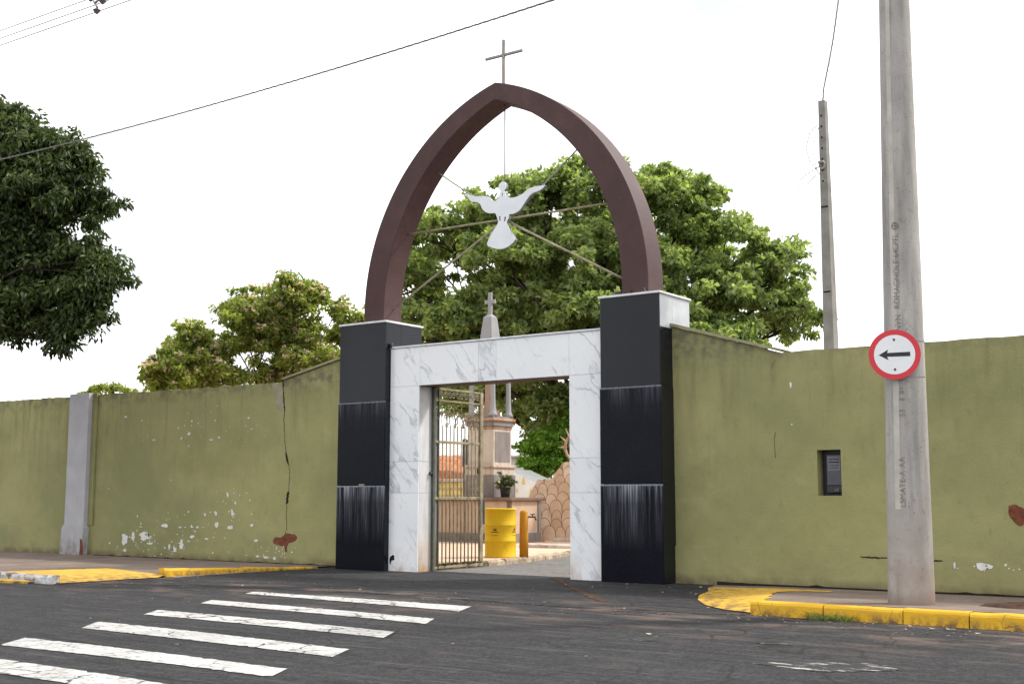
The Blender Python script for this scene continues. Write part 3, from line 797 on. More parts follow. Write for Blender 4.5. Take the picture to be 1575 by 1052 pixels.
# ------------------------------------------------------------------ marble portal
po = thing('marble_portal', 'white veined marble door frame between the two black pillars', 'gateway', (3.14, .38, 0))
my0, my1 = .127, .64
obj('portal_core', prism(B(), [[(1.045, -.05), (1.66, -.05), (1.66, 3.056), (4.635, 3.056), (4.635, -.05), (5.245, -.05), (5.245, 3.685), (1.045, 3.685)]], XZ, my0 + .022, my1), MAT_MORTAR, po)
def panel(x0, z0, x1, z1): obj('marble_panel', bx(x0 + .0015, my0, z0 + .0015, x1 - .0015, my0 + .020, z1 - .0015, bev=.002), MAT_MARBLE, po)
for x0, x1 in ((1.05, 1.676), (4.619, 5.245)):
    for z0, z1 in ((-.03, 1.28), (1.28, 1.795), (1.795, 3.042)): panel(x0, z0, x1, z1)
for a, b in zip((1.05, 1.69, 2.90, 3.25, 4.62), (1.69, 2.90, 3.25, 4.62, 5.245)): panel(a, 3.042, b, 3.69)
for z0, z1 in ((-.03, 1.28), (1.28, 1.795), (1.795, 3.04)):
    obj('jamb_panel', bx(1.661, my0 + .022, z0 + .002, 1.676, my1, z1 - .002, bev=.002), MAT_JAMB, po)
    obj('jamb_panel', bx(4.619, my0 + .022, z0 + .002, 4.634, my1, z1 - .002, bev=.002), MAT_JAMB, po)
obj('soffit', bx(1.678, my0 + .022, 3.043, 4.617, my1, 3.055), MAT_SOFFIT, po)
obj('coping_strip', bx(1.043, my0 - .02, 3.692, 5.247, my1 + .02, 3.722, bev=.005), MAT_CAP, po)
bm = prism(B(), [blob(1.14, .215, .05, .045, 9, .25)], XZ, my0 - .003, my0 + .002); obj('chipped_hole', bm, MAT_CRACK, po)
bm = prism(B(), [blob(1.10, .17, .02, .06, 9, .25)], XZ, my0 - .003, my0 + .002); obj('chipped_hole', bm, MAT_CRACK, po)
bm = lathe(B(), [(.02, 3.70), (.03, 3.73), (.03, 3.77), (.012, 3.79)], 1.075, .12, 10); obj('pipe_end', bm, MAT_DARKMETAL, po)

# ------------------------------------------------------------------ pointed arch with cross
ar = thing('pointed_arch', 'dark reddish brown pointed arch with a thin cross on its tip', 'arch', (3.14, .48, 4.17))
AX = 3.14
def half(side):
    co, Ro, ci, Ri = 2.196, 3.75, 1.945, 3.550
    n = 46
    def end(c, r): return math.acos((AX - c) / r)
    ao0, ao1 = math.asin((4.168 - 4.34) / Ro), end(co, Ro)
    ai0, ai1 = math.asin((4.168 - 4.335) / Ri), end(ci, Ri)
    rows = []
    for i in range(n + 1):
        t = i / n
        a, b = ao0 + (ao1 - ao0) * t, ai0 + (ai1 - ai0) * t
        xo, zo = co + Ro * math.cos(a), 4.34 + Ro * math.sin(a)
        xi, zi = ci + Ri * math.cos(b), 4.335 + Ri * math.sin(b)
        if side < 0: xo, xi = 2 * AX - xo, 2 * AX - xi
        rows.append([(xo, .23, zo), (xi, .23, zi), (xi, .70, zi), (xo, .70, zo), (xo, .23, zo)])
    return rows
bm = B(); grid(bm, half(1)); grid(bm, half(-1))
bmesh.ops.remove_doubles(bm, verts=bm.verts[:], dist=.002)
o = obj('arch_band', bm, MAT_ARCH, ar)
bv = o.modifiers.new('bevel', 'BEVEL'); bv.width = .012; bv.segments = 2; bv.limit_method = 'ANGLE'; bv.angle_limit = R(50)
bm = B(); box(bm, AX - .026, .455, 7.88, AX + .026, .507, 8.775, .008); obj('cross_upright', bm, MAT_STEEL, ar)
bm = B(); box(bm, 2.762, .459, 8.486, 3.522, .503, 8.532, .008); obj('cross_arm', bm, MAT_STEEL, ar)
for x0, x1, yy in ((5.35, 5.50, .30), (5.62, 5.68, .26), (5.88, 5.94, .22)):
    bm = B(); box(bm, x0, yy - .09, 4.175, x1, yy, 4.23, .01); box(bm, x0 + .02, yy - .07, 4.23, x1 - .02, yy - .02, 4.27, .008); obj('floodlight', bm, MAT_DARKMETAL, ar)

# ------------------------------------------------------------------ dove with rods
dv = thing('dove_emblem', 'flat white dove with spread wings hung on rods inside the arch', 'emblem', (3.14, .45, 5.23))
DV=[(3.095, 6.187), (3.076, 6.105), (3.022, 6.047), (2.958, 6.043), (2.861, 6.123), (2.765, 6.158), (2.635, 6.169), (2.52, 6.193), (2.381, 6.256), (2.438, 6.17), (2.504, 6.101), (2.602, 6.077), (2.684, 6.036), (2.733, 5.942), (2.814, 5.872), (2.895, 5.846), (2.997, 5.832), (3.039, 5.742), (3.055, 5.661), (2.96, 5.542), (2.832, 5.348), (2.897, 5.282), (3.024, 5.236), (3.151, 5.226), (3.276, 5.256), (3.391, 5.345), (3.307, 5.485), (3.228, 5.639), (3.266, 5.712), (3.282, 5.775), (3.369, 5.776), (3.478, 5.814), (3.555, 5.894), (3.648, 5.998), (3.74, 6.062), (3.862, 6.083), (3.947, 6.122), (3.977, 6.161), (3.892, 6.163), (3.755, 6.163), (3.648, 6.14), (3.54, 6.078), (3.4, 6.046), (3.291, 6.054), (3.212, 6.094), (3.19, 6.163)]
def catmull(pts, n=3):
    o = []; L = len(pts)
    for i in range(L):
        p0, p1, p2, p3 = [Vector(pts[(i + k) % L]) for k in (-1, 0, 1, 2)]
        for j in range(n):
            t = j / n
            q = .5 * ((2 * p1) + (p2 - p0) * t + (2 * p0 - 5 * p1 + 4 * p2 - p3) * t * t + (3 * p1 - p0 - 3 * p2 + p3) * t ** 3)
            o.append((q.x, q.y))
    return o
head = [(3.142 + .073 * math.cos(a), 6.259 + .085 * math.sin(a)) for a in np.linspace(R(-60), R(240), 16)]
body = head + catmull(DV)[2:-2]
slot1 = [(3.077, 5.770), (3.106, 5.766), (3.109, 5.69), (3.080, 5.694)]
slot2 = [(3.186, 5.748), (3.218, 5.744), (3.200, 5.665), (3.174, 5.672)]
slot3 = [(3.135, 6.15), (3.152, 6.15), (3.148, 6.09), (3.138, 6.09)]
obj('dove_front', prism(B(), [body, slot1, slot2, slot3], XZ, .440, .452), MAT_DOVE, dv)
obj('dove_rim', prism(B(), [body, slot1, slot2, slot3], XZ, .4525, .505), MAT_DOVE_EDGE, dv)
HUB = Vector((3.13, .53, 5.70))
for a, b, r, m_ in (((3.13, .53, 7.69), (3.13, .53, 6.2), .011, MAT_STEEL), ((1.62, .53, 6.80), (2.75, .53, 6.02), .012, MAT_STEEL), ((4.66, .53, 6.76), (3.55, .53, 5.94), .012, MAT_STEEL), ((.86, .53, 5.74), (5.42, .53, 5.72), .017, MAT_ROD), ((.82, .53, 4.49), (3.05, .53, 5.68), .017, MAT_ROD), ((5.52, .53, 4.42), (3.2, .53, 5.68), .017, MAT_ROD)):
    obj('rod', tube(B(), [a, b], r, 8), m_, dv, smooth=True)

# ------------------------------------------------------------------ iron gate leaf (swung open inward)
gt = thing('iron_gate', 'open olive iron gate leaf with scrolls along its top', 'gate', (1.70, .47, 0))
GX = 1.705
def gbox(y0, z0, y1, z1, w=.018, name='rail', mat=None): return obj(name, bx(GX - w, y0, z0, GX + w, y1, z1, bev=.004), mat or MAT_GATE, gt)
gbox(.455, .01, .505, 3.03, .024, 'hinge_post', MAT_GATE_D)
gbox(.595, .04, .625, 3.02, .018, 'stile', MAT_GATE_D)
gbox(1.755, .03, 1.845, 3.03, .024, 'stile')
for z, h in ((3.02, .018), (2.825, .014), (2.13, .022), (1.19, .022), (.055, .02)): gbox(.505, z - h, 1.756, z + h, .014)
bars = [.625 + .1025 * k for k in range(1, 11)]
bme = None
for i, y in enumerate(bars):
    if bme is None:
        bm = tube(B(), [(0, 0, .05), (0, 0, 2.42)], .0125, 6)
        o = obj('bar', bm, MAT_GATE, gt, smooth=True); bme = o.data
    else: o = link('bar', bme, MAT_GATE, gt)
    o.location = (GX, y, 0)
def spiral(r, turns, c=(0, 0), start=0, sgn=1, n=26):
    return [(0, c[0] + sgn * r * (1 - .8 * i / n) * math.cos(start + turns * 2 * math.pi * i / n), c[1] + r * (1 - .8 * i / n) * math.sin(start + turns * 2 * math.pi * i / n)) for i in range(n + 1)]
sm_a = None
def share(name, key, make, loc, cache={}):
    if key not in cache:
        o = obj(name, make(), MAT_GATE, gt, smooth=True); cache[key] = o.data
    else: o = link(name, cache[key], MAT_GATE, gt)
    o.location = loc; return o
for k in range(10):                                             # scroll row under the top rail
    share('scroll', 's0' if k % 2 else 's1', (lambda s=(1 if k % 2 else -1): tube(B(), spiral(.062, 1.4, sgn=s), .009, 5)), (GX, .68 + .112 * k, 2.922))
for k in range(5):                                              # arches with curls beneath the second rail
    y = .73 + .225 * k
    share('hoop', 'h', lambda: tube(B(), [(0, .112 * math.cos(a), .24 * math.sin(a) if a < math.pi else 0) for a in np.linspace(0, math.pi, 14)], .010, 5), (GX, y, 2.42 + .06 * math.sin(k * 2)))
    share('scroll', 's2', lambda: tube(B(), [(0, 0, -.12)] + spiral(.055, 1.3, c=(.0, .05), start=-1.57), .009, 5), (GX, y - .05, 2.56))
    share('scroll', 's3', lambda: tube(B(), [(0, 0, .10)] + spiral(.05, 1.3, c=(.0, -.05), start=1.57, sgn=-1), .009, 5), (GX, y + .06, 2.62))
    share('scroll', 's4', lambda: tube(B(), spiral(.05, 1.2, start=.5), .009, 5), (GX, y + .11, 2.41))
for k in range(3):                                              # curls between the post and the first bar
    share('scroll', 's5', lambda: tube(B(), spiral(.05, 1.1) , .009, 5), (GX, .55, 2.50 + .16 * k))
for k in range(11):
    for z in (1.235, 1.345):
        share('ring', 'r', lambda: tube(B(), [(0, .022 * math.cos(a), .022 * math.sin(a)) for a in np.linspace(0, 2 * math.pi, 9)], .006, 4, False), (GX, .67 + .1025 * k, z))
bm = B(); box(bm, GX - .035, 1.83, .74, GX + .035, 1.885, 1.18, .006); obj('lock_box', bm, MAT_DARKMETAL, gt)
bm = B()
for k in range(15): tube(bm, [(GX + .03 + .012 * math.cos(a) * (k % 2), 1.77 + .014 * math.cos(a) * (1 - k % 2), 1.14 - .03 * k + .022 * math.sin(a)) for a in np.linspace(0, 2 * math.pi, 8)], .005, 4, False)
obj('chain', bm, MAT_STEEL, gt)
bm = B(); tube(bm, [(1.665, .44, 1.60), (1.74, .44, 1.60)], .02, 8); tube(bm, [(1.70, .40, 1.60), (1.70, .48, 1.60)], .028, 8); obj('hinge', bm, MAT_DARKMETAL, gt)

# ------------------------------------------------------------------ drum and standpipe
dx, dy, dz = 1.12, 3.20, .1
dr = thing('oil_drum', 'yellow steel drum with ribs standing inside the gate', 'drum', (dx, dy, dz))
prof = [(.285, dz), (.296, dz + .006), (.296, dz + .025), (.287, dz + .035), (.287, dz + .285), (.297, dz + .30), (.297, dz + .312), (.287, dz + .327), (.287, dz + .575), (.297, dz + .59), (.297, dz + .602), (.287, dz + .617), (.287, dz + .865), (.297, dz + .875), (.297, dz + .895), (.285, dz + .90), (.275, dz + .86), (.27, dz + .10)]
obj('drum_shell', lathe(B(), prof, dx, dy, 40), MAT_DRUM, dr, smooth=True)
def on_drum(u, v, rr=.2885):     # u metres along the skin from the camera-facing line, v height
    a = math.atan2(-15.35 - dy, 14.51 - dx) + u / rr
    return (dx + rr * math.cos(a), dy + rr * math.sin(a), dz + v)
def emblem(u0):
    def quad(bm, a0, b0, a1, b1):
        n = max(2, int(abs(a1 - a0) / .012))
        grid(bm, [[on_drum(u0 + a0 + (a1 - a0) * i / n, b0) for i in range(n + 1)], [on_drum(u0 + a0 + (a1 - a0) * i / n, b1) for i in range(n + 1)]])
    bm = B()
    for px_ in (-.018, .016):
        for i in range(6): quad(bm, px_ - .018 + i * .002, .495 + i * .007, px_ + .014 - i * .001, .502 + i * .007)
    obj('emblem', bm, MAT_INK, dr, recalc=False)
    for x, ws, z0, z1 in ((-.085, (.016, .012, .018, .012, .016, .02, .014, .02), .462, .478), (-.07, (.02, .014, .022, .016, .024, .018), .405, .412)):
        bm = B()
        for w in ws: quad(bm, x, z0, x + w, z1); x += w + .003
        obj('print_line', bm, MAT_INK, dr, recalc=False)
emblem(-.10); emblem(.33)
sp = thing('standpipe', 'orange painted standpipe with a black tap beside the yellow drum', 'standpipe', (1.43, 3.52, .1))
obj('post', lathe(B(), [(.085, .1), (.082, .5), (.078, .92), (.06, .955), (.03, .965)], 1.43, 3.52, 16), MAT_POST, sp, smooth=True)
bm = B(); tube(bm, [(1.49, 3.56, .84), (1.60, 3.63, .84)], .016, 8); tube(bm, [(1.60, 3.63, .855), (1.615, 3.64, .80), (1.625, 3.648, .775)], .015, 8)
tube(bm, [(1.565, 3.61, .84), (1.565, 3.61, .885)], .010, 6); tube(bm, [(1.535, 3.58, .885), (1.60, 3.635, .89)], .010, 6)
obj('tap', bm, MAT_DARKMETAL, sp)

# ------------------------------------------------------------------ tomb with canopy monument
tb = thing('tomb', 'large peach tomb carrying a columned stone monument topped by a cross', 'tomb', (-3.5, 9.2, .1))
tx0, tx1, ty0, ty1 = -4.75, -2.46, 8.56, 9.86
obj('tomb_step', bx(tx0 - .15, ty0 - .15, .09, tx1 + .06, ty1 + .1, .14, bev=.01), MAT_TOMB_GREY, tb)
obj('tomb_base', bx(tx0, ty0, .14, tx1, ty1, 1.10, bev=.006), MAT_TOMB, tb)
obj('skirting', bx(tx0 - .012, ty0 - .012, .14, tx1 + .012, ty1 + .012, .33, bev=.004), MAT_TOMB_GREY, tb)
obj('table_slab', bx(tx0 - .08, ty0 - .08, 1.102, tx1 + .08, ty1 + .08, 1.185, bev=.015), MAT_TOMB_EDGE, tb)
obj('corner_strip', bx(tx1 - .09, ty0 - .015, .33, tx1 + .016, ty0 + .06, 1.10, bev=.004), MAT_TOMB_EDGE, tb)
obj('corner_strip', bx(tx1 - .04, ty1 - .10, .33, tx1 + .016, ty1 + .004, 1.10, bev=.004), MAT_COLGREY, tb)
obj('corner_strip', bx(tx1 - .04, ty1 - .14, .33, tx1 + .014, ty1 - .102, 1.10, bev=.002), MAT_TOMB_EDGE, tb)
obj('corner_strip', bx(tx0 + .9, ty0 - .014, .33, tx0 + .95, ty0 + .02, 1.10, bev=.002), MAT_TOMB_EDGE, tb)
cx, cy = -3.55, 9.22
def sq(h, z0, z1, mat, name, bev=.006): return obj(name, bx(cx - h, cy - h, z0, cx + h, cy + h, z1, bev=bev), mat, tb)
sq(.46, 1.187, 1.73, MAT_TOMB_GREY, 'pedestal_plinth')
sq(.44, 1.732, 1.98, MAT_TOMB_CREAM, 'pedestal_course')
sq(.47, 1.90, 1.935, MAT_TOMB_RUST, 'moulding')
sq(.385, 1.982, 2.86, MAT_TOMB_CREAM, 'pedestal_die')
obj('die_panel', bx(cx + .386, cy - .31, 2.05, cx + .392, cy + .31, 2.80), MAT_TOMB_GREY, tb)
obj('die_panel', bx(cx - .32, cy - .393, 2.04, cx + .30, cy - .387, 2.80), MAT_TOMB_CREAM, tb)
obj('plaque', bx(cx - .05, cy - .475, 1.76, cx + .05, cy - .44, 1.89), MAT_DARKMETAL, tb)
sq(.40, 2.862, 2.93, MAT_TOMB_RUST, 'moulding'); sq(.43, 2.932, 3.05, MAT_TOMB_GREY, 'cornice'); sq(.47, 3.052, 3.13, MAT_TOMB_RUST, 'cornice', .02); sq(.42, 3.132, 3.18, MAT_TOMB_GREY, 'cornice')
def frus(h0, z0, h1, z1, mat, name, ox=0, oy=0):
    bm = B(); r = bmesh.ops.create_cube(bm, size=2)
    for v in r['verts']:
        t = (v.co.z + 1) / 2; h = h0 + (h1 - h0) * t
        v.co = Vector((cx + ox + v.co.x * h, cy + oy + v.co.y * h, z0 + (z1 - z0) * t))
    return obj(name, bm, mat, tb)
frus(.19, 3.18, .17, 3.36, MAT_TOMB_RUST, 'column_base')
frus(.125, 3.36, .085, 3.62, MAT_TOMB_RUST, 'central_column'); frus(.085, 3.62, .085, 4.80, MAT_TOMB_RUST, 'central_column')
for sx in (-1, 1):
    for sy in (-1, 1):
        X, Y_ = cx + sx * .33, cy + sy * .33
        obj('colonnette', lathe(B(), [(.11, 3.18), (.11, 3.24), (.085, 3.27), (.072, 3.34), (.062, 3.6), (.055, 4.3), (.052, 4.68), (.08, 4.74), (.09, 4.80)], X, Y_, 14), MAT_COLGREY, tb, smooth=True)
sq(.48, 4.80, 4.93, MAT_TOMB_GREY, 'canopy_slab', .02)
frus(.205, 4.93, .125, 5.70, MAT_COLGREY, 'obelisk'); frus(.125, 5.70, .05, 5.78, MAT_COLGREY, 'obelisk_tip')
bm = B(); box(bm, cx - .05, cy - .04, 5.76, cx + .05, cy + .04, 6.34, .008); box(bm, cx - .16, cy - .036, 6.05, cx + .16, cy + .036, 6.15, .008); obj('stone_cross', bm, MAT_COLGREY, tb)

# flower pot on the tomb
ft = thing('flower_pot', 'black pot with a dark plant and pale flowers on the tomb', 'flower pot', (-2.72, 8.72, 1.187))
obj('pot', lathe(B(), [(.10, 1.187), (.105, 1.19), (.13, 1.40), (.138, 1.405), (.138, 1.43), (.12, 1.43), (.11, 1.39)], -2.72, 8.72, 16), MAT_POT, ft, smooth=True)

# ------------------------------------------------------------------ flagstone wall (scalloped stones)
fw = thing('stone_wall', 'low stepped wall faced with rounded peach flagstones behind the tomb', 'wall', (-2, 10.8, .1))
FY = 10.75
FO = [(-3.5, .05), (1.4, .05), (1.4, 2.3), (-2.0, 2.30), (-2.13, 2.09), (-2.36, 2.07), (-2.69, 1.65), (-3.12, 1.64), (-3.40, 1.20)]
obj('wall_backing', prism(B(), [FO], XZ, FY, FY + .35), MAT_FLAGBACK, fw)
def clip(poly, nx, nz, c):
    o = []
    for (a, b), (p, q) in zip(poly, poly[1:] + poly[:1]):
        d0, d1 = a * nx + b * nz - c, p * nx + q * nz - c
        if d0 <= 0: o.append((a, b))
        if d0 * d1 < 0: t = d0 / (d0 - d1); o.append((a + (p - a) * t, b + (q - b) * t))
    return o
def inside(x, z_):
    c = False
    for (a, b), (p, q) in zip(FO, FO[1:] + FO[:1]):
        if (b > z_) != (q > z_) and x < (p - a) * (z_ - b) / (q - b) + a: c = not c
    return c
def trim(poly, x, z):
    o = []
    for p in poly:
        q = p; t = 0
        while not inside(*q) and t < 30: q = (q[0] * .93 + x * .07, q[1] * .93 + z * .07); t += 1
        o.append(q)
    return o
def dome(x, z, w, h, g):
    o = [(x - w / 2 - g, z - .06), (x + w / 2 + g, z - .06), (x + w / 2 + g, z + h * .30)]
    for k in range(1, 9):
        a = math.pi * k / 9
        o.append((x + (w / 2 + g) * math.cos(a), z + h * .30 + (h * .70 + g) * math.sin(a) ** .85))
    return o + [(x - w / 2 - g, z + h * .30)]
jb = B()
NR = 10
for r in range(NR):
    z = .13 + .215 * r
    x = -3.6 + (.17 if r % 2 else 0)
    while x < 1.5:
        w = random.uniform(.28, .40)
        xc, zc, h = x + w / 2, z + random.uniform(-.03, .03), random.uniform(.30, .36)
        if inside(xc, zc + .03):
            pr = .022 + (NR - r) * .007 + random.uniform(0, .002)
            obj('stone', prism(B(), [trim(dome(xc, zc, w, h, -.006), xc, zc + .03)], XZ, FY - pr, FY - .001, back=False), MAT_FLAG, fw)
            prism(jb, [trim(dome(xc, zc, w, h, .008), xc, zc + .03)], XZ, FY - pr + .004 + random.uniform(0, .0008), FY - .0015, back=False)
        x += w + .006
tag(obj('joint', jb, MAT_FLAGGROUT, fw), kind='stuff')

rg = thing('ring_ornament', 'pink iron ring with spikes standing on the flagstone wall', 'ornament', (-2.0, 10.9, 2.1))
rc = (-2.12, 10.85, 2.45)
obj('ring', tube(B(), [(rc[0] + .24 * math.cos(a), rc[1], rc[2] + .30 * math.sin(a)) for a in np.linspace(0, 2 * math.pi, 25)], .034, 7, False), MAT_RING, rg, smooth=True)
for a in (R(60), R(90), R(120), R(150), R(30), R(180)):
    p = Vector((rc[0] + .25 * math.cos(a), rc[1], rc[2] + .31 * math.sin(a))); q = Vector((rc[0] + .46 * math.cos(a), rc[1], rc[2] + .56 * math.sin(a)))
    obj('spike', tube(B(), [p, q], [.03, .006], 6), MAT_RING, rg)
for s in (-.10, .10): obj('foot', tube(B(), [(rc[0] + s, rc[1], 2.08), (rc[0] + s, rc[1], 2.19)], .026, 6), MAT_RING, rg)

# white tile tomb with sloped top and yellow motifs
wt = thing('white_tomb', 'white sloped tomb with small yellow motifs beyond the peach tomb', 'tomb', (-6.0, 14.6, .1))
bm = prism(B(), [[(-6.7, .0), (-5.0, .0), (-5.0, 1.40), (-5.75, 1.62), (-6.7, 2.0)]], XZ, 14.4, 15.6); obj('tomb_body', bm, MAT_WTILE, wt)
for x, z, s in ((-6.12, 1.66, .10), (-5.86, 1.36, .07), (-6.35, 1.38, .06)):
    bm = prism(B(), [[(x - s * .6, z - s), (x + s * .6, z - s), (x + s * .35, z), (x + s * .5, z + s * .3), (x, z + s * 1.4), (x - s * .4, z + s * .3)]], XZ, 14.392, 14.40); obj('motif', bm, MAT_YWALL, wt)
# yellow tomb, orange tomb, post, houses seen through the bars
yt = thing('yellow_tomb', 'yellow rendered tomb behind the gate bars', 'tomb', (-8.0, 13.3, .1))
obj('tomb_body', bx(-9.6, 13.2, .05, -7.62, 14.4, 1.62, bev=.01), MAT_YWALL, yt)
obj('tomb_lid', bx(-9.7, 13.1, 1.622, -7.55, 14.5, 1.72, bev=.02), MAT_TOMB_CREAM, yt)
obj('tomb_step', bx(-9.9, 12.95, .05, -7.4, 14.6, .35, bev=.02), MAT_TOMB_RUST, yt)
ot = thing('red_tomb', 'low rust red tomb with pitched cover behind the gate bars', 'tomb', (-13, 20, .1))
obj('tomb_body', bx(-15.2, 20.0, .0, -12.6, 21.6, 1.62, bev=.01), MAT_TOMB_RUST, ot)
bm = prism(B(), [[(-15.4, 1.62), (-12.4, 1.62), (-12.7, 1.85), (-13.9, 2.15), (-15.1, 1.85)]], XZ, 19.9, 21.7); obj('tomb_cover', bm, MAT_ROOF, ot)
ps = thing('iron_post', 'thin dark post standing left of the monument behind the gate', 'post', (-5.66, 10.95, .1))
obj('shaft', lathe(B(), [(.05, .1), (.05, 2.0), (.075, 2.02), (.075, 2.72), (.05, 2.76)], -5.66, 10.95, 10), MAT_DARKMETAL, ps)
def house(cx_, cy_, w, d, h, rh, label, rmat, wmat, yaw):
    t = thing('house', label, 'house', (cx_, cy_, 0))
    rot = Matrix.Rotation(yaw, 4, 'Z'); T = Matrix.Translation((cx_, cy_, 0)) @ rot
    def put(name, bm, m):
        bm.transform(T); return obj(name, bm, m, t)
    put('wall', bx(-w / 2, -d / 2, -.1, w / 2, d / 2, h), wmat)
    bm = B(); n = int(w / .45)
    for i in range(n):
        x0 = -w / 2 - .3 + (w + .6) * i / n; x1 = x0 + (w + .6) / n - .03
        for s in (-1, 1):
            vs = [bm.verts.new(p) for p in ((x0, s * (d / 2 + .4), h - .1), (x1, s * (d / 2 + .4), h - .1), (x1, 0, h + rh), (x0, 0, h + rh))]
            top_ = [bm.verts.new(v.co + Vector((0, 0, .12 + .05 * (i % 2)))) for v in vs]
            bm.faces.new(top_); bm.faces.new(vs[::-1])
            for k in range(4): bm.faces.new((vs[k], vs[(k + 1) % 4], top_[(k + 1) % 4], top_[k]))
    put('roof', bm, rmat)
    for x in np.linspace(-w / 2 + 1.2, w / 2 - 1.2, max(2, int(w / 3))):
        put('window', bx(x - .5, -d / 2 - .03, h * .4, x + .5, -d / 2 - .004, h * .8), MAT_GLASS)
    return t
house(-32.0, 41.6, 5.6, 6, 2.0, 1.4, 'pale house with an orange tiled roof far behind the gate bars', MAT_ROOF, MAT_HOUSE, R(20))
house(-40, 58, 12, 8, 4.0, .9, 'pale taller house beyond the orange roofed house', MAT_HOUSE, MAT_HOUSE, R(20))

# ------------------------------------------------------------------ vegetation
def leaf_mesh(name, C, D, L, Wd, mat, parent, up=.8, seed=0, fold=.18):
    g = np.random.default_rng(seed)
    n = len(C)
    a = D / (np.linalg.norm(D, axis=1, keepdims=True) + 1e-9)
    nr = g.normal(size=(n, 3)) * (1 - up) + np.array([0, 0, 1.0]) * up + g.normal(size=(n, 3)) * .35
    b = np.cross(a, nr); b /= np.linalg.norm(b, axis=1, keepdims=True) + 1e-9
    nn = np.cross(b, a)
    Ls = L * g.uniform(.65, 1.25, (n, 1)); Ws = Wd * g.uniform(.7, 1.2, (n, 1))
    V = np.empty((n, 4, 3))
    V[:, 0] = C - a * Ls / 2; V[:, 2] = C + a * Ls / 2 - nn * Ls * .12
    V[:, 1] = C + b * Ws / 2 + nn * Ws * fold; V[:, 3] = C - b * Ws / 2 + nn * Ws * fold
    me = bpy.data.meshes.new(name)
    me.vertices.add(n * 4); me.vertices.foreach_set('co', V.reshape(-1))
    base = (np.arange(n) * 4)[:, None]
    idx = (base + np.array([0, 1, 2, 0, 2, 3])[None, :]).reshape(-1)
    me.loops.add(n * 6); me.loops.foreach_set('vertex_index', idx.astype(np.int32))
    me.polygons.add(n * 2); me.polygons.foreach_set('loop_start', (np.arange(n * 2) * 3).astype(np.int32)); me.polygons.foreach_set('loop_total', np.full(n * 2, 3, np.int32))
    me.update(); me.validate()
    return link(name, me, mat, parent)
def clumps_of(lobes, per, g, inner=.55, flat=.85):
    out = []
    for (x, y, z, r) in lobes:
        k = max(4, int(per * (r / 1.2) ** 2))
        v = g.normal(size=(k, 3)); v /= np.linalg.norm(v, axis=1, keepdims=True)
        v[:, 2] = np.abs(v[:, 2]) * np.where(g.random(k) < .72, 1, -1)
        rr = r * g.uniform(inner, 1.0, (k, 1))
        out.append(np.array([x, y, z]) + v * rr * np.array([1, 1, flat]))
    return np.concatenate(out)
def leaves_from(cl, per, cr, g, droop=.2, center=None):
    n = len(cl) * per
    o = g.normal(size=(n, 3)); o /= np.linalg.norm(o, axis=1, keepdims=True)
    rad = cr * g.random((n, 1)) ** .5 * np.repeat(g.uniform(.6, 1.25, (len(cl), 1)), per, 0)
    C = np.repeat(cl, per, 0) + o * rad * np.array([1, 1, .62])
    D = o + g.normal(size=(n, 3)) * .6 + np.array([0, 0, -droop])
    return C, D
def branches(bm, base, fork, lobes, r0, g, clumps=None, ncl=2):
    b0, b1 = Vector(base), Vector(fork)
    mid = b0.lerp(b1, .5) + Vector((g.normal() * .15, g.normal() * .15, 0))
    tube(bm, [b0 - Vector((0, 0, .15)), b0 + Vector((0, 0, .3)), mid, b1], [r0 * 1.35, r0 * 1.05, r0 * .9, r0 * .75], 9)
    for (x, y, z, r) in lobes:
        p = Vector((x, y, z)); L = (p - b1).length
        m1 = b1.lerp(p, .4) + Vector((g.normal() * .08 * L, g.normal() * .08 * L, .06 * L)); m2 = b1.lerp(p, .72) + Vector((g.normal() * .06 * L, g.normal() * .06 * L, .05 * L))
        rr = r0 * .32
        tube(bm, [b1, m1, m2, p], [rr, rr * .65, rr * .42, rr * .2], 6)
        if clumps is not None:
            d = np.linalg.norm(clumps - np.array([x, y, z]), axis=1)
            near = np.where(d < r * 1.02)[0]
            for k in g.permutation(near)[:ncl]:
                q = Vector(clumps[k]); s = m2.lerp(p, g.random())
                tube(bm, [s, s.lerp(q, .5) + Vector((g.normal() * .1, g.normal() * .1, .05)), q], [rr * .28, rr * .18, rr * .06], 4)
def tree(name, label, cat, base, fork, lobes, r0, per, leaves, cr, L, Wd, mat, seed, up=.8, droop=.2, inner=.55, flat=.85, ncl=3, group=None):
    g = np.random.default_rng(seed)
    t = thing(name, label, cat, base, group)
    cl = clumps_of(lobes, per, g, inner, flat)
    C, D = leaves_from(cl, leaves, cr, g, droop)
    leaf_mesh('crown', C, D, L, Wd, mat, t, up, seed)
    if r0:
        bm = B(); branches(bm, base, fork, lobes, r0, g, cl, ncl); obj('trunk', bm, MAT_BARK, t, smooth=True)
    return t, cl
# big round tree behind the gate.  local frame: lateral / depth / height
RT, FWD = np.array([.8163, .5776, 0]), np.array([-.5776, .8163, 0])
TB = np.array([-6.9, 20.4, 0.0])
def loc(lat, dep, z): return tuple(TB + RT * lat + FWD * dep + np.array([0, 0, z]))
PX = .0225
spec = [(690, 395, 66), (650, 462, 54), (645, 520, 52), (775, 362, 72), (865, 345, 64), (955, 345, 70), (1045, 360, 68), (1110, 405, 70), (1165, 455, 62), (1195, 505, 50), (1090, 490, 80), (990, 455, 86), (890, 435, 86), (795, 450, 84), (715, 525, 76), (800, 545, 82), (900, 545, 82), (1000, 550, 82), (1075, 565, 60), (840, 640, 52), (930, 630, 52), (740, 610, 58), (1010, 630, 52), (1020, 305, 34), (1085, 322, 36), (830, 306, 34), (735, 325, 34), (905, 298, 30), (1190, 425, 34), (1225, 470, 26)]
PX = .0225
lobes = []
g0 = np.random.default_rng(4)
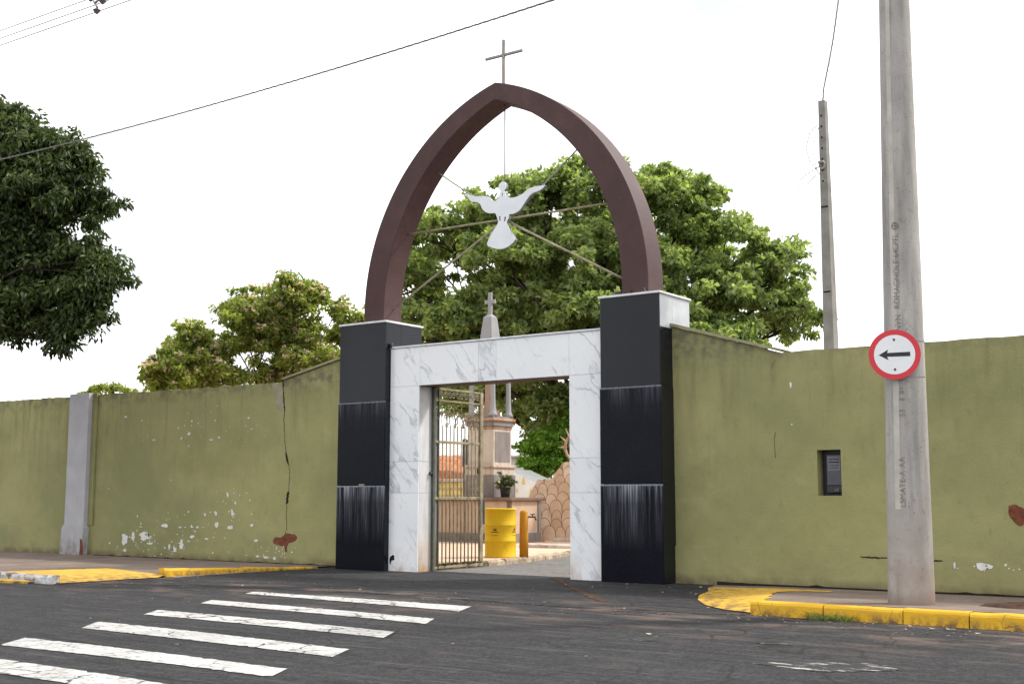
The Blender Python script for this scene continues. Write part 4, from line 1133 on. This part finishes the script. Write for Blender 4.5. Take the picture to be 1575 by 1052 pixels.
for u, v, r in spec:
    lat, z, rr = (u - 935) * PX, 1.25 + (762 - v) * PX, r * PX
    ex_ = 1 - min(1, (lat / 7.4) ** 2 + ((z - 7) / 6) ** 2)
    h = 4.6 * math.sqrt(max(.05, ex_))
    for s in ((-1, 1) if h > 2 else (0,)):
        lobes.append((*loc(lat + g0.normal() * .2, s * h * g0.uniform(.6, 1.0), z + g0.normal() * .15), rr * g0.uniform(.85, 1.05)))
t_big, cl_big = tree('shade_tree', 'tall round crowned green tree rising behind the arch', 'tree', loc(0, 0, 0), loc(0, 0, 2.6), lobes, .34, 32, 74, .41, .235, .135, MAT_LEAF_BIG, 21, up=.7, inner=.55, ncl=7)

# dark street tree at the far left (trunk outside the frame)
LC = np.array([-6.6, -4.0, .22])
lob = []
g1 = np.random.default_rng(9)
for dx_, dy_, z, r in ((0, 0, 6.2, 1.7), (1.3, .7, 7.0, 1.15), (2.0, 1.0, 6.4, 1.0), (1.3, 1.2, 5.4, 1.2), (2.3, 1.5, 5.1, .72), (2.75, 1.45, 4.65, .55), (2.4, 1.3, 4.15, .48), (1.2, .6, 4.6, .9), (.5, .4, 7.7, .8), (1.0, .9, 7.5, .55), (-1.6, -.5, 6.2, 1.7), (-.5, -1.5, 6.0, 1.5), (-.2, 1.5, 5.8, 1.4), (-1.8, 1.0, 5.2, 1.3), (.6, -.4, 4.7, .8), (2.5, 1.35, 6.9, .6), (2.75, 1.7, 6.3, .5), (2.9, 1.6, 5.35, .5), (3.1, 1.75, 4.95, .42), (2.9, 1.55, 4.35, .42), (2.55, 1.3, 3.95, .34), (2.0, 1.0, 4.5, .6), (1.6, .8, 4.1, .5), (.9, .3, 3.95, .45), (.5, 0, 4.1, .5), (1.9, 1.0, 5.6, .8), (.9, .5, 6.9, 1.0), (2.3, 1.2, 7.25, .5), (1.7, .8, 7.55, .42), (.9, .6, 8.0, .6), (1.5, .8, 7.85, .4), (.3, .3, 8.1, .7), (2.0, 1.1, 7.5, .4), (-.3, .5, 4.9, 1.0), (1.6, 1.0, 7.1, .6)):
    lob.append((LC[0] + dx_, LC[1] + dy_, z, r))
tree('street_tree', 'dark dense street tree overhanging the wall at the left edge', 'tree', (-6.9, -4.1, .11), (-6.8, -4.05, 3.9), lob, .2, 150, 74, .27, .135, .052, MAT_LEAF_DARK, 33, up=.35, droop=.9, inner=.3, ncl=3)

# pink flowering tree behind the left wall
PB = np.array([-6.3, 4.0, 0])
def pl3(u, v, dd): 
    lat, z = (u - 410) * .01498, 1.25 + (762 - v) * .01498
    return tuple(PB + RT * lat + FWD * dd + np.array([0, 0, z]))
lob = []
for u, v, r in ((390, 505, 44), (445, 510, 40), (330, 580, 44), (420, 480, 44), (380, 465, 30), (465, 468, 34), (495, 455, 26), (410, 530, 50), (340, 550, 42), (300, 565, 34), (270, 580, 26), (300, 525, 24), (470, 530, 46), (520, 515, 32), (545, 500, 26), (545, 560, 36), (500, 565, 42), (430, 580, 44), (360, 590, 40), (300, 600, 36), (265, 600, 34), (285, 545, 30), (320, 530, 30), (250, 590, 20), (530, 480, 20), (600, 540, 40), (440, 440, 16), (455, 445, 20)):
    x, y, z = pl3(u, v, g1.normal() * .5)
    lob.append((x, y, z, r * .01498 * 1.12))
t_pink, cl_p = tree('flowering_tree', 'bushy tree dotted with pink blossom behind the left wall', 'tree', (-6.3, 4.3, 0), (-6.2, 4.3, 2.0), lob, .10, 165, 40, .21, .135, .066, MAT_LEAF_PINK, 41, up=.6, droop=.3, inner=.25, ncl=2)
gb_ = np.random.default_rng(5)
sel = cl_p[gb_.permutation(len(cl_p))[:int(len(cl_p) * .42)]]
C, D = leaves_from(sel + np.array([.06, -.10, .05]), 9, .12, gb_, -.2)
tag(leaf_mesh('blossom', C, D, .085, .07, MAT_BLOSSOM, t_pink, .5, 6), kind='stuff')

# bright bush inside
lob = []
for u, v, r, dd in ((800, 690, 34, 0), (840, 675, 36, .3), (870, 690, 34, .5), (830, 715, 36, .2), (800, 720, 30, -.2), (880, 660, 30, .8), (900, 700, 40, .8), (930, 690, 40, 1.2), (860, 640, 26, .6)):
    lat, z = (u - 832) * .0203, 1.25 + (762 - v) * .0203
    p = np.array([-6.3, 16.6, 0]) + RT * lat + FWD * dd + np.array([0, 0, z]); lob.append((*p, r * .0203))
tree('green_bush', 'bright green bush behind the flagstone wall and monument', 'bush', (-6.3, 16.8, 0), (-6.2, 16.8, 1.0), lob, .1, 130, 44, .22, .17, .095, MAT_LEAF_BUSH, 52, up=.6, inner=.3)
# small tree over the far left wall
lob = [(-10.2, 9.6, 4.05, .45), (-10.6, 9.5, 3.9, .45), (-9.8, 9.8, 3.9, .4), (-11.0, 9.2, 3.7, .4), (-9.5, 10.0, 3.7, .35)]
p0 = Vector((14.509, -15.35, 1.25))
def shift_lobes():
    out = []
    for u, v, r in ((165, 600, 14), (145, 604, 12), (185, 603, 13), (200, 606, 9), (130, 608, 9)):
        q = (u - 787.5) / 1869; w = -(v - 526) / 1869
        fwv = np.array([-.57306, .80998, .12461]); rt = np.array([.8164, .5775, 0]); upv = np.cross(rt, fwv)
        p = np.array(p0) + 34 * (fwv + rt * q + upv * w); out.append((*p, r * .0182 * 1.1))
    return out
lob = shift_lobes()
b = lob[0]
tree('young_tree', 'small green tree top peeping over the far left wall', 'tree', (b[0], b[1], 0), (b[0], b[1], 3.0), lob, .05, 420, 26, .12, .10, .05, MAT_LEAF_PINK, 61)
# trees further back that close the view under the big crown and above the walls' inner side
# plant in the pot
gq = np.random.default_rng(8)
cl = np.array([-2.72, 8.72, 1.55]) + gq.normal(size=(34, 3)) * np.array([.085, .085, .09])
C, D = leaves_from(cl, 22, .08, gq, -.2); leaf_mesh('foliage', C, D, .08, .035, MAT_LEAF_DARK, ft, .4, 3)
C, D = leaves_from(cl[:7] + np.array([.05, -.06, .03]), 4, .05, gq, 0); tag(leaf_mesh('flower', C, D, .05, .045, MAT_BLOSSOM, ft, .4, 4), kind='stuff')

# grass tuft at the kerb and weeds near the right edge
def tuft(name, label, cat, x, y, z, n, h, spread, mat=MAT_GRASS, seed=1):
    g = np.random.default_rng(seed); bm = B()
    for i in range(n):
        a = g.uniform(0, 2 * math.pi); s = g.random() ** .7 * spread
        p = Vector((x + s * math.cos(a), y + s * .35 * math.sin(a), z)); hh = h * g.uniform(.5, 1.1)
        lean = Vector((g.normal() * .9 + .9 * math.cos(a) * s / spread, g.normal() * .7 - .3, 0)) * hh * 1.1; hh *= g.uniform(.45, 1.0)
        w = Vector((g.normal(), g.normal(), 0)).normalized() * .006
        m_ = p + lean * .35 + Vector((0, 0, hh * .6)); t_ = p + lean + Vector((0, 0, hh * .85))
        v = [bm.verts.new(q) for q in (p - w, p + w, m_ + w * .8, m_ - w * .8, t_)]
        bm.faces.new((v[0], v[1], v[2], v[3])); bm.faces.new((v[3], v[2], v[4]))
    o = obj(name, bm, mat, recalc=False); tag(o, label, cat); return o
tuft('grass_tuft', 'tuft of green grass growing against the yellow kerb', 'grass', 9.93, -3.34, .0, 170, .115, .24)
# soil heap with a weed behind the kerb
g = np.random.default_rng(3)
P = []
for i in range(13):
    row = []
    for j in range(17):
        u, v = j / 16 * 2 - 1, i / 12 * 2 - 1
        hgt = max(0, 1 - u * u - v * v) ** .8 * .055
        row.append((11.75 + u * .75, -2.0 + v * .40, .105 + hgt * g.uniform(.7, 1.3) - .008 * (hgt < .002)))
    P.append(row)
tag(obj('soil_heap', grid(B(), P), MAT_SOIL), 'low heap of dark soil on the sidewalk behind the kerb at the right', 'soil heap')
tuft('weed', 'small weed growing on the soil heap at the right edge', 'weed', 11.62, -2.02, .14, 60, .10, .10, seed=4)
# moss/dirt beneath the gate leaf
bm = B()
for i in range(70):
    y = .62 + 1.2 * random.random(); x = 1.66 + random.gauss(0, .05); s = random.uniform(.015, .045)
    bmesh.ops.create_icosphere(bm, subdivisions=1, radius=s, matrix=Matrix.Translation((x, y, .10)) @ Matrix.Diagonal((1, 1, .5, 1)))
tag(obj('moss', bm, simple('dark_moss', (.06, .062, .025), 1, .05, .5, 15)), kind='stuff')

# litter on the road: pebbles, bits of paper and leaves
bm = B()
for i in range(210):
    k = random.random()
    if k < .45: x, y = random.uniform(-1, 13), random.gauss(-4.0, .7)
    elif k < .75: x, y = random.uniform(7.5, 14), random.gauss(-3.7, .25)
    else: x, y = random.uniform(0, 13), random.uniform(-9, -.3)
    if y > -3.45 and x > 7: y = random.uniform(-4.3, -3.5)
    s = random.uniform(.004, .013)
    M4 = Matrix.Translation((x, y, .008 + s * .3)) @ Matrix.Rotation(random.random() * 6, 4, 'Z') @ Matrix.Diagonal((1.4, .8, .5, 1))
    bmesh.ops.create_icosphere(bm, subdivisions=1, radius=s, matrix=M4)
tag(obj('gravel', bm, simple('pale_gravel', (.22, .18, .15), .95, .1, .5, 30)), kind='stuff')
bm = B()
for i in range(55):
    x, y = random.choice(((random.uniform(-1, 13), random.gauss(-4.2, 1.0)), (random.uniform(4.5, 7.5), random.uniform(-2.2, -.2)), (random.uniform(9, 13), random.uniform(-3.9, -3.4))))
    s = random.uniform(.010, .026); a = random.random() * 6
    q = [bm.verts.new((x + s * math.cos(a + k) * (1.5 if k % 2 else .7), y + s * math.sin(a + k) * .8, .012 + random.uniform(0, .012))) for k in (0, 1.5, 3.1, 4.6)]
    bm.faces.new(q)
tag(obj('litter', bm, simple('dry_leaf_litter', (.42, .36, .27), .9, .1, .6, 20), recalc=False), kind='stuff')

# ------------------------------------------------------------------ round concrete pole with road sign
pp = thing('utility_pole', 'thick round concrete pole on the right sidewalk carrying the arrow sign', 'pole', (10.45, -2.4, .1))
def prad(z): return .236 - (z - .1) * .0113
def pax(z): return Vector((10.452 + .0113 * (z - .1), -2.4, z))
bm = B(); rings = []
NS = 40
zs = list(np.linspace(.02, 11, 24))
for z in zs: rings.append([tuple(pax(z) + Vector((prad(z) * math.cos(a), prad(z) * math.sin(a), 0))) for a in np.linspace(0, 2 * math.pi, NS + 1)])
grid(bm, rings); bmesh.ops.remove_doubles(bm, verts=bm.verts[:], dist=.0005); bm.faces.new([bm.verts.new(p) for p in rings[-1][:-1]])
obj('shaft', bm, MAT_POLE, pp, smooth=True)
def onpole(ang, z, off):        # ang: metres/radians offset from the camera-facing direction
    p = pax(z); a = math.atan2(-15.35 - p.y, 14.51 - p.x) + ang
    return tuple(p + Vector(((prad(z) + off) * math.cos(a), (prad(z) + off) * math.sin(a), 0)))
# negative angle = to the left seen from the street
zz = np.linspace(1.1, 10.8, 60)
bm = B(); grid(bm, [[onpole(-.62 + .012 * math.sin(z * 3) + .30 * k / 6, z, .0025) for k in range(7)] for z in zz]); obj('seam_strip', bm, MAT_POLE_STRIP, pp, smooth=True)
def pole_text(body, size, z0, ang, name='cast_letters'):
    bm = text_bm(body, size)
    for v in bm.verts:
        z = z0 + v.co.x; v.co = Vector(onpole(ang - (v.co.y - size * .35) / prad(z), z, .0042))
    return obj(name, bm, MAT_MARK, pp, recalc=False)
pole_text('NVN', .085, 2.96, -.28); pole_text('ROMAGNOLE 64', .085, 3.20, -.30); pole_text('CPFL', .085, 3.83, -.31)
pole_text('53', .08, 2.06, -.18); pole_text('LSMATE-A-AA', .085, 1.12, -.26)
bm = B(); z0 = 4.10
tube(bm, [onpole(-.31 + .17 * math.cos(a), z0 + .036 * math.sin(a), .004) for a in np.linspace(0, 2 * math.pi, 17)], .005, 5, False)
tube(bm, [onpole(-.48, z0, .004), onpole(-.31, z0, .004), onpole(-.14, z0, .004)], .005, 5); tube(bm, [onpole(-.31, z0 - .036, .004), onpole(-.31, z0 + .036, .004)], .005, 5)
obj('cast_mark', bm, MAT_MARK, pp)
bm = B()
for a0, a1, z0, z1 in ((-.30, -.05, 2.235, 2.255), (-.26, -.08, 2.30, 2.33), (-.24, -.12, 2.345, 2.37)):
    grid(bm, [[onpole(a0 + (a1 - a0) * k / 4, z, .004) for k in range(5)] for z in (z0, z1)])
obj('cast_mark', bm, MAT_MARK, pp, recalc=False)
bm = B()
for z in (2.86, 2.48):
    P = [[onpole(a, z + dz_, .004) for a in np.linspace(0, 2 * math.pi, 33)] for dz_ in (0, .022)]
    grid(bm, P)
obj('strap', bm, MAT_STEEL, pp)

sg = thing('road_sign', 'round white sign with red rim and black left arrow', 'road sign', (10.3, -2.7, 2.4))
nrm = Vector((.20, -.98, 0)).normalized(); rgt = Vector((0, 0, 1)).cross(nrm); rgt = Vector((-nrm.y, nrm.x, 0))
sc = Vector((10.463, -2.670, 2.710))
SF = lambda a, b, d: tuple(sc + rgt * a + Vector((0, 0, 1)) * b + nrm * d)
circ = lambda r, n=56: [(r * math.cos(t), r * math.sin(t)) for t in np.linspace(0, 2 * math.pi, n + 1)[:-1]]
obj('backplate', prism(B(), [circ(.262)], SF, .0, .003), MAT_STEEL, sg)
obj('red_rim', prism(B(), [circ(.264), circ(.208)[::-1]], SF, .0045, .003), MAT_RED, sg)
obj('white_disc', prism(B(), [circ(.2078)], SF, .0045, .003), MAT_WHITE, sg)
obj('arrow', prism(B(), [[(.158, .023), (.158, -.023), (-.075, -.020), (-.062, -.055), (-.160, 0), (-.062, .055), (-.075, .020)]], SF, .0062, .0046), MAT_BLACK, sg)
for z in (.157, -.157): obj('bolt', prism(B(), [[(a * 1, b + z) for a, b in circ(.0125, 10)]], SF, .009, .0046), MAT_BLACK, sg)
for z in (.157, -.157):
    bm = B(); tube(bm, [SF(0, z, -.001), SF(.05, z, -.065)], .014, 6); obj('bracket', bm, MAT_STEEL, sg)

# ------------------------------------------------------------------ square pole behind the right wall
p2 = thing('light_pole', 'slender square concrete pole with holes standing behind the right wall', 'pole', (8.0, 2.2, 0))
bm = B(); r = bmesh.ops.create_cube(bm, size=2)
def hw(z): return .112 - .0082 * z
for v in r['verts']:
    t = (v.co.z + 1) / 2; h = .125 if t < .5 else .062
    v.co = Vector((8.005 + v.co.x * h * .82 - (.012 if t > .5 else 0), 2.1 + v.co.y * h, 7.22 * t))
obj('shaft', bm, MAT_POLE2, p2)
bm = B()
for k in range(7):
    z = 6.98 - .17 * k; yy = 2.1 - (.125 - .0087 * z) - .003
    prism(bm, [[(7.985 + a, z + b) for a, b in circ(.016, 10)]], XZ, yy, yy + .01)
obj('bolt_hole', bm, MAT_CRACK, p2)
for z in (5.55, 4.25):
    yy = 2.1 - (.125 - .0087 * z)
    obj('recess_edge', bx(7.945, yy - .008, z, 8.05, yy + .01, z + .02), MAT_CRACK, p2)
bm = B(); tube(bm, [(7.93, 2.0, 6.25), (8.02, 1.98, 6.25)], .02, 6)
tube(bm, [(7.99 + .045 * math.cos(a), 1.99, 6.2 + .06 * math.sin(a)) for a in np.linspace(0, 6.3, 14)], .012, 5, False)
obj('insulator', bm, MAT_STEEL, p2)
bm = B()
tube(bm, [(7.95, 1.99, 6.85), (7.82, 1.97, 6.72), (7.76, 1.96, 6.5), (7.80, 1.96, 6.3), (7.90, 1.97, 6.15), (8.0, 1.97, 5.98), (8.07, 1.98, 5.9)], .007, 5)
tube(bm, [(7.98, 1.99, 6.2), (7.80, 1.96, 6.1), (7.66, 1.95, 6.02), (7.62, 1.95, 5.9), (7.72, 1.95, 5.9), (7.9, 1.97, 6.05)], .007, 5)
tube(bm, [(8.0, 1.99, 6.9), (7.90, 1.96, 6.6), (7.87, 1.96, 6.4), (7.92, 1.96, 6.1)], .006, 5)
obj('loose_wire', bm, MAT_WIRE, p2)

# ------------------------------------------------------------------ cables
def twisted(pts, r, pitch, mat):
    P = [Vector(p) for p in pts]; bm = B()
    L = sum((b - a).length for a, b in zip(P, P[1:])); n = int(L / pitch * 7)
    cum = [0]
    for a, b in zip(P, P[1:]): cum.append(cum[-1] + (b - a).length)
    for ph in (0, 2.094, 4.188):
        q = []
        for i in range(n + 1):
            s = L * i / n; k = max(j for j in range(len(cum) - 1) if cum[j] <= s + 1e-9); u = (s - cum[k]) / (cum[k + 1] - cum[k])
            p = P[k].lerp(P[k + 1], u); d = (P[k + 1] - P[k]).normalized(); a = Vector((0, 0, 1)) if abs(d.z) < .9 else Vector((0, 1, 0)); e1 = d.cross(a).normalized(); e2 = d.cross(e1); th = ph + s / pitch * 2 * math.pi
            q.append(p + (e1 * math.cos(th) + e2 * math.sin(th)) * r)
        tube(bm, q, r * .9, 4)
    return obj('cable', bm, mat)
def sagline(a, b, sag, n=30):
    a, b = Vector(a), Vector(b)
    return [a.lerp(b, i / n) - Vector((0, 0, 4 * sag * (i / n) * (1 - i / n))) for i in range(n + 1)]
c1 = twisted([(x, -5.2, 6.235 + .0033 * (x - 1.6) ** 2) for x in np.linspace(-16, 16, 41)], .0065, .36, MAT_WIRE)
tag(c1, 'thick twisted cable crossing the sky in front of the dark tree', 'cable')
c2 = twisted([(7.995, 2.1, 7.22), (8.03, 2.05, 7.38), (8.09, 2.02, 7.58), (8.15, 2.0, 7.78), (8.24, 1.98, 8.15), (8.30, 1.96, 8.45), (8.36, 1.94, 8.75), (8.42, 1.9, 9.1), (8.5, 1.8, 9.8)], .007, .3, MAT_WIRE)
tag(c2, 'twisted cable rising from the top of the square pole', 'cable')
for i, (z_, y, lab) in enumerate(((10.275, -2.40, 'uppermost of the three thin power lines at the top left'), (10.115, -2.40, 'middle of the three thin power lines at the top left'), (9.97, -2.40, 'lowest of the three thin power lines at the top left'))):
    o = obj('power_line', tube(B(), [(x, y, z_ - .012 * (x + 4) + .0004 * (x + 4) ** 2) for x in np.linspace(-40, 30, 36)], .009, 5), MAT_WIREP); tag(o, lab, 'cable', 'power lines at the top left')
sx = -3.9
spc = thing('line_spacer', 'grey bracket with insulators clamping the power lines at the top left', 'spacer', (sx, -2.4, 9.9))
for a, b in (((sx - .17, -2.44, 10.30), (sx + .05, -2.44, 10.02)), ((sx + .08, -2.44, 10.36), (sx + .14, -2.44, 10.14)), ((sx - .03, -2.44, 10.12), (sx + .16, -2.44, 10.19))):
    obj('bracket_arm', tube(B(), [a, b], .022, 6), MAT_STEEL, spc)
for X, Z in ((sx - .19, 10.27), (sx + .17, 10.13), (sx + .01, 9.985)):
    obj('insulator', lathe(B(), [(.02, Z - .07), (.045, Z - .04), (.075, Z), (.04, Z + .025), (.02, Z + .04)], X, -2.42, 10), MAT_CER, spc)
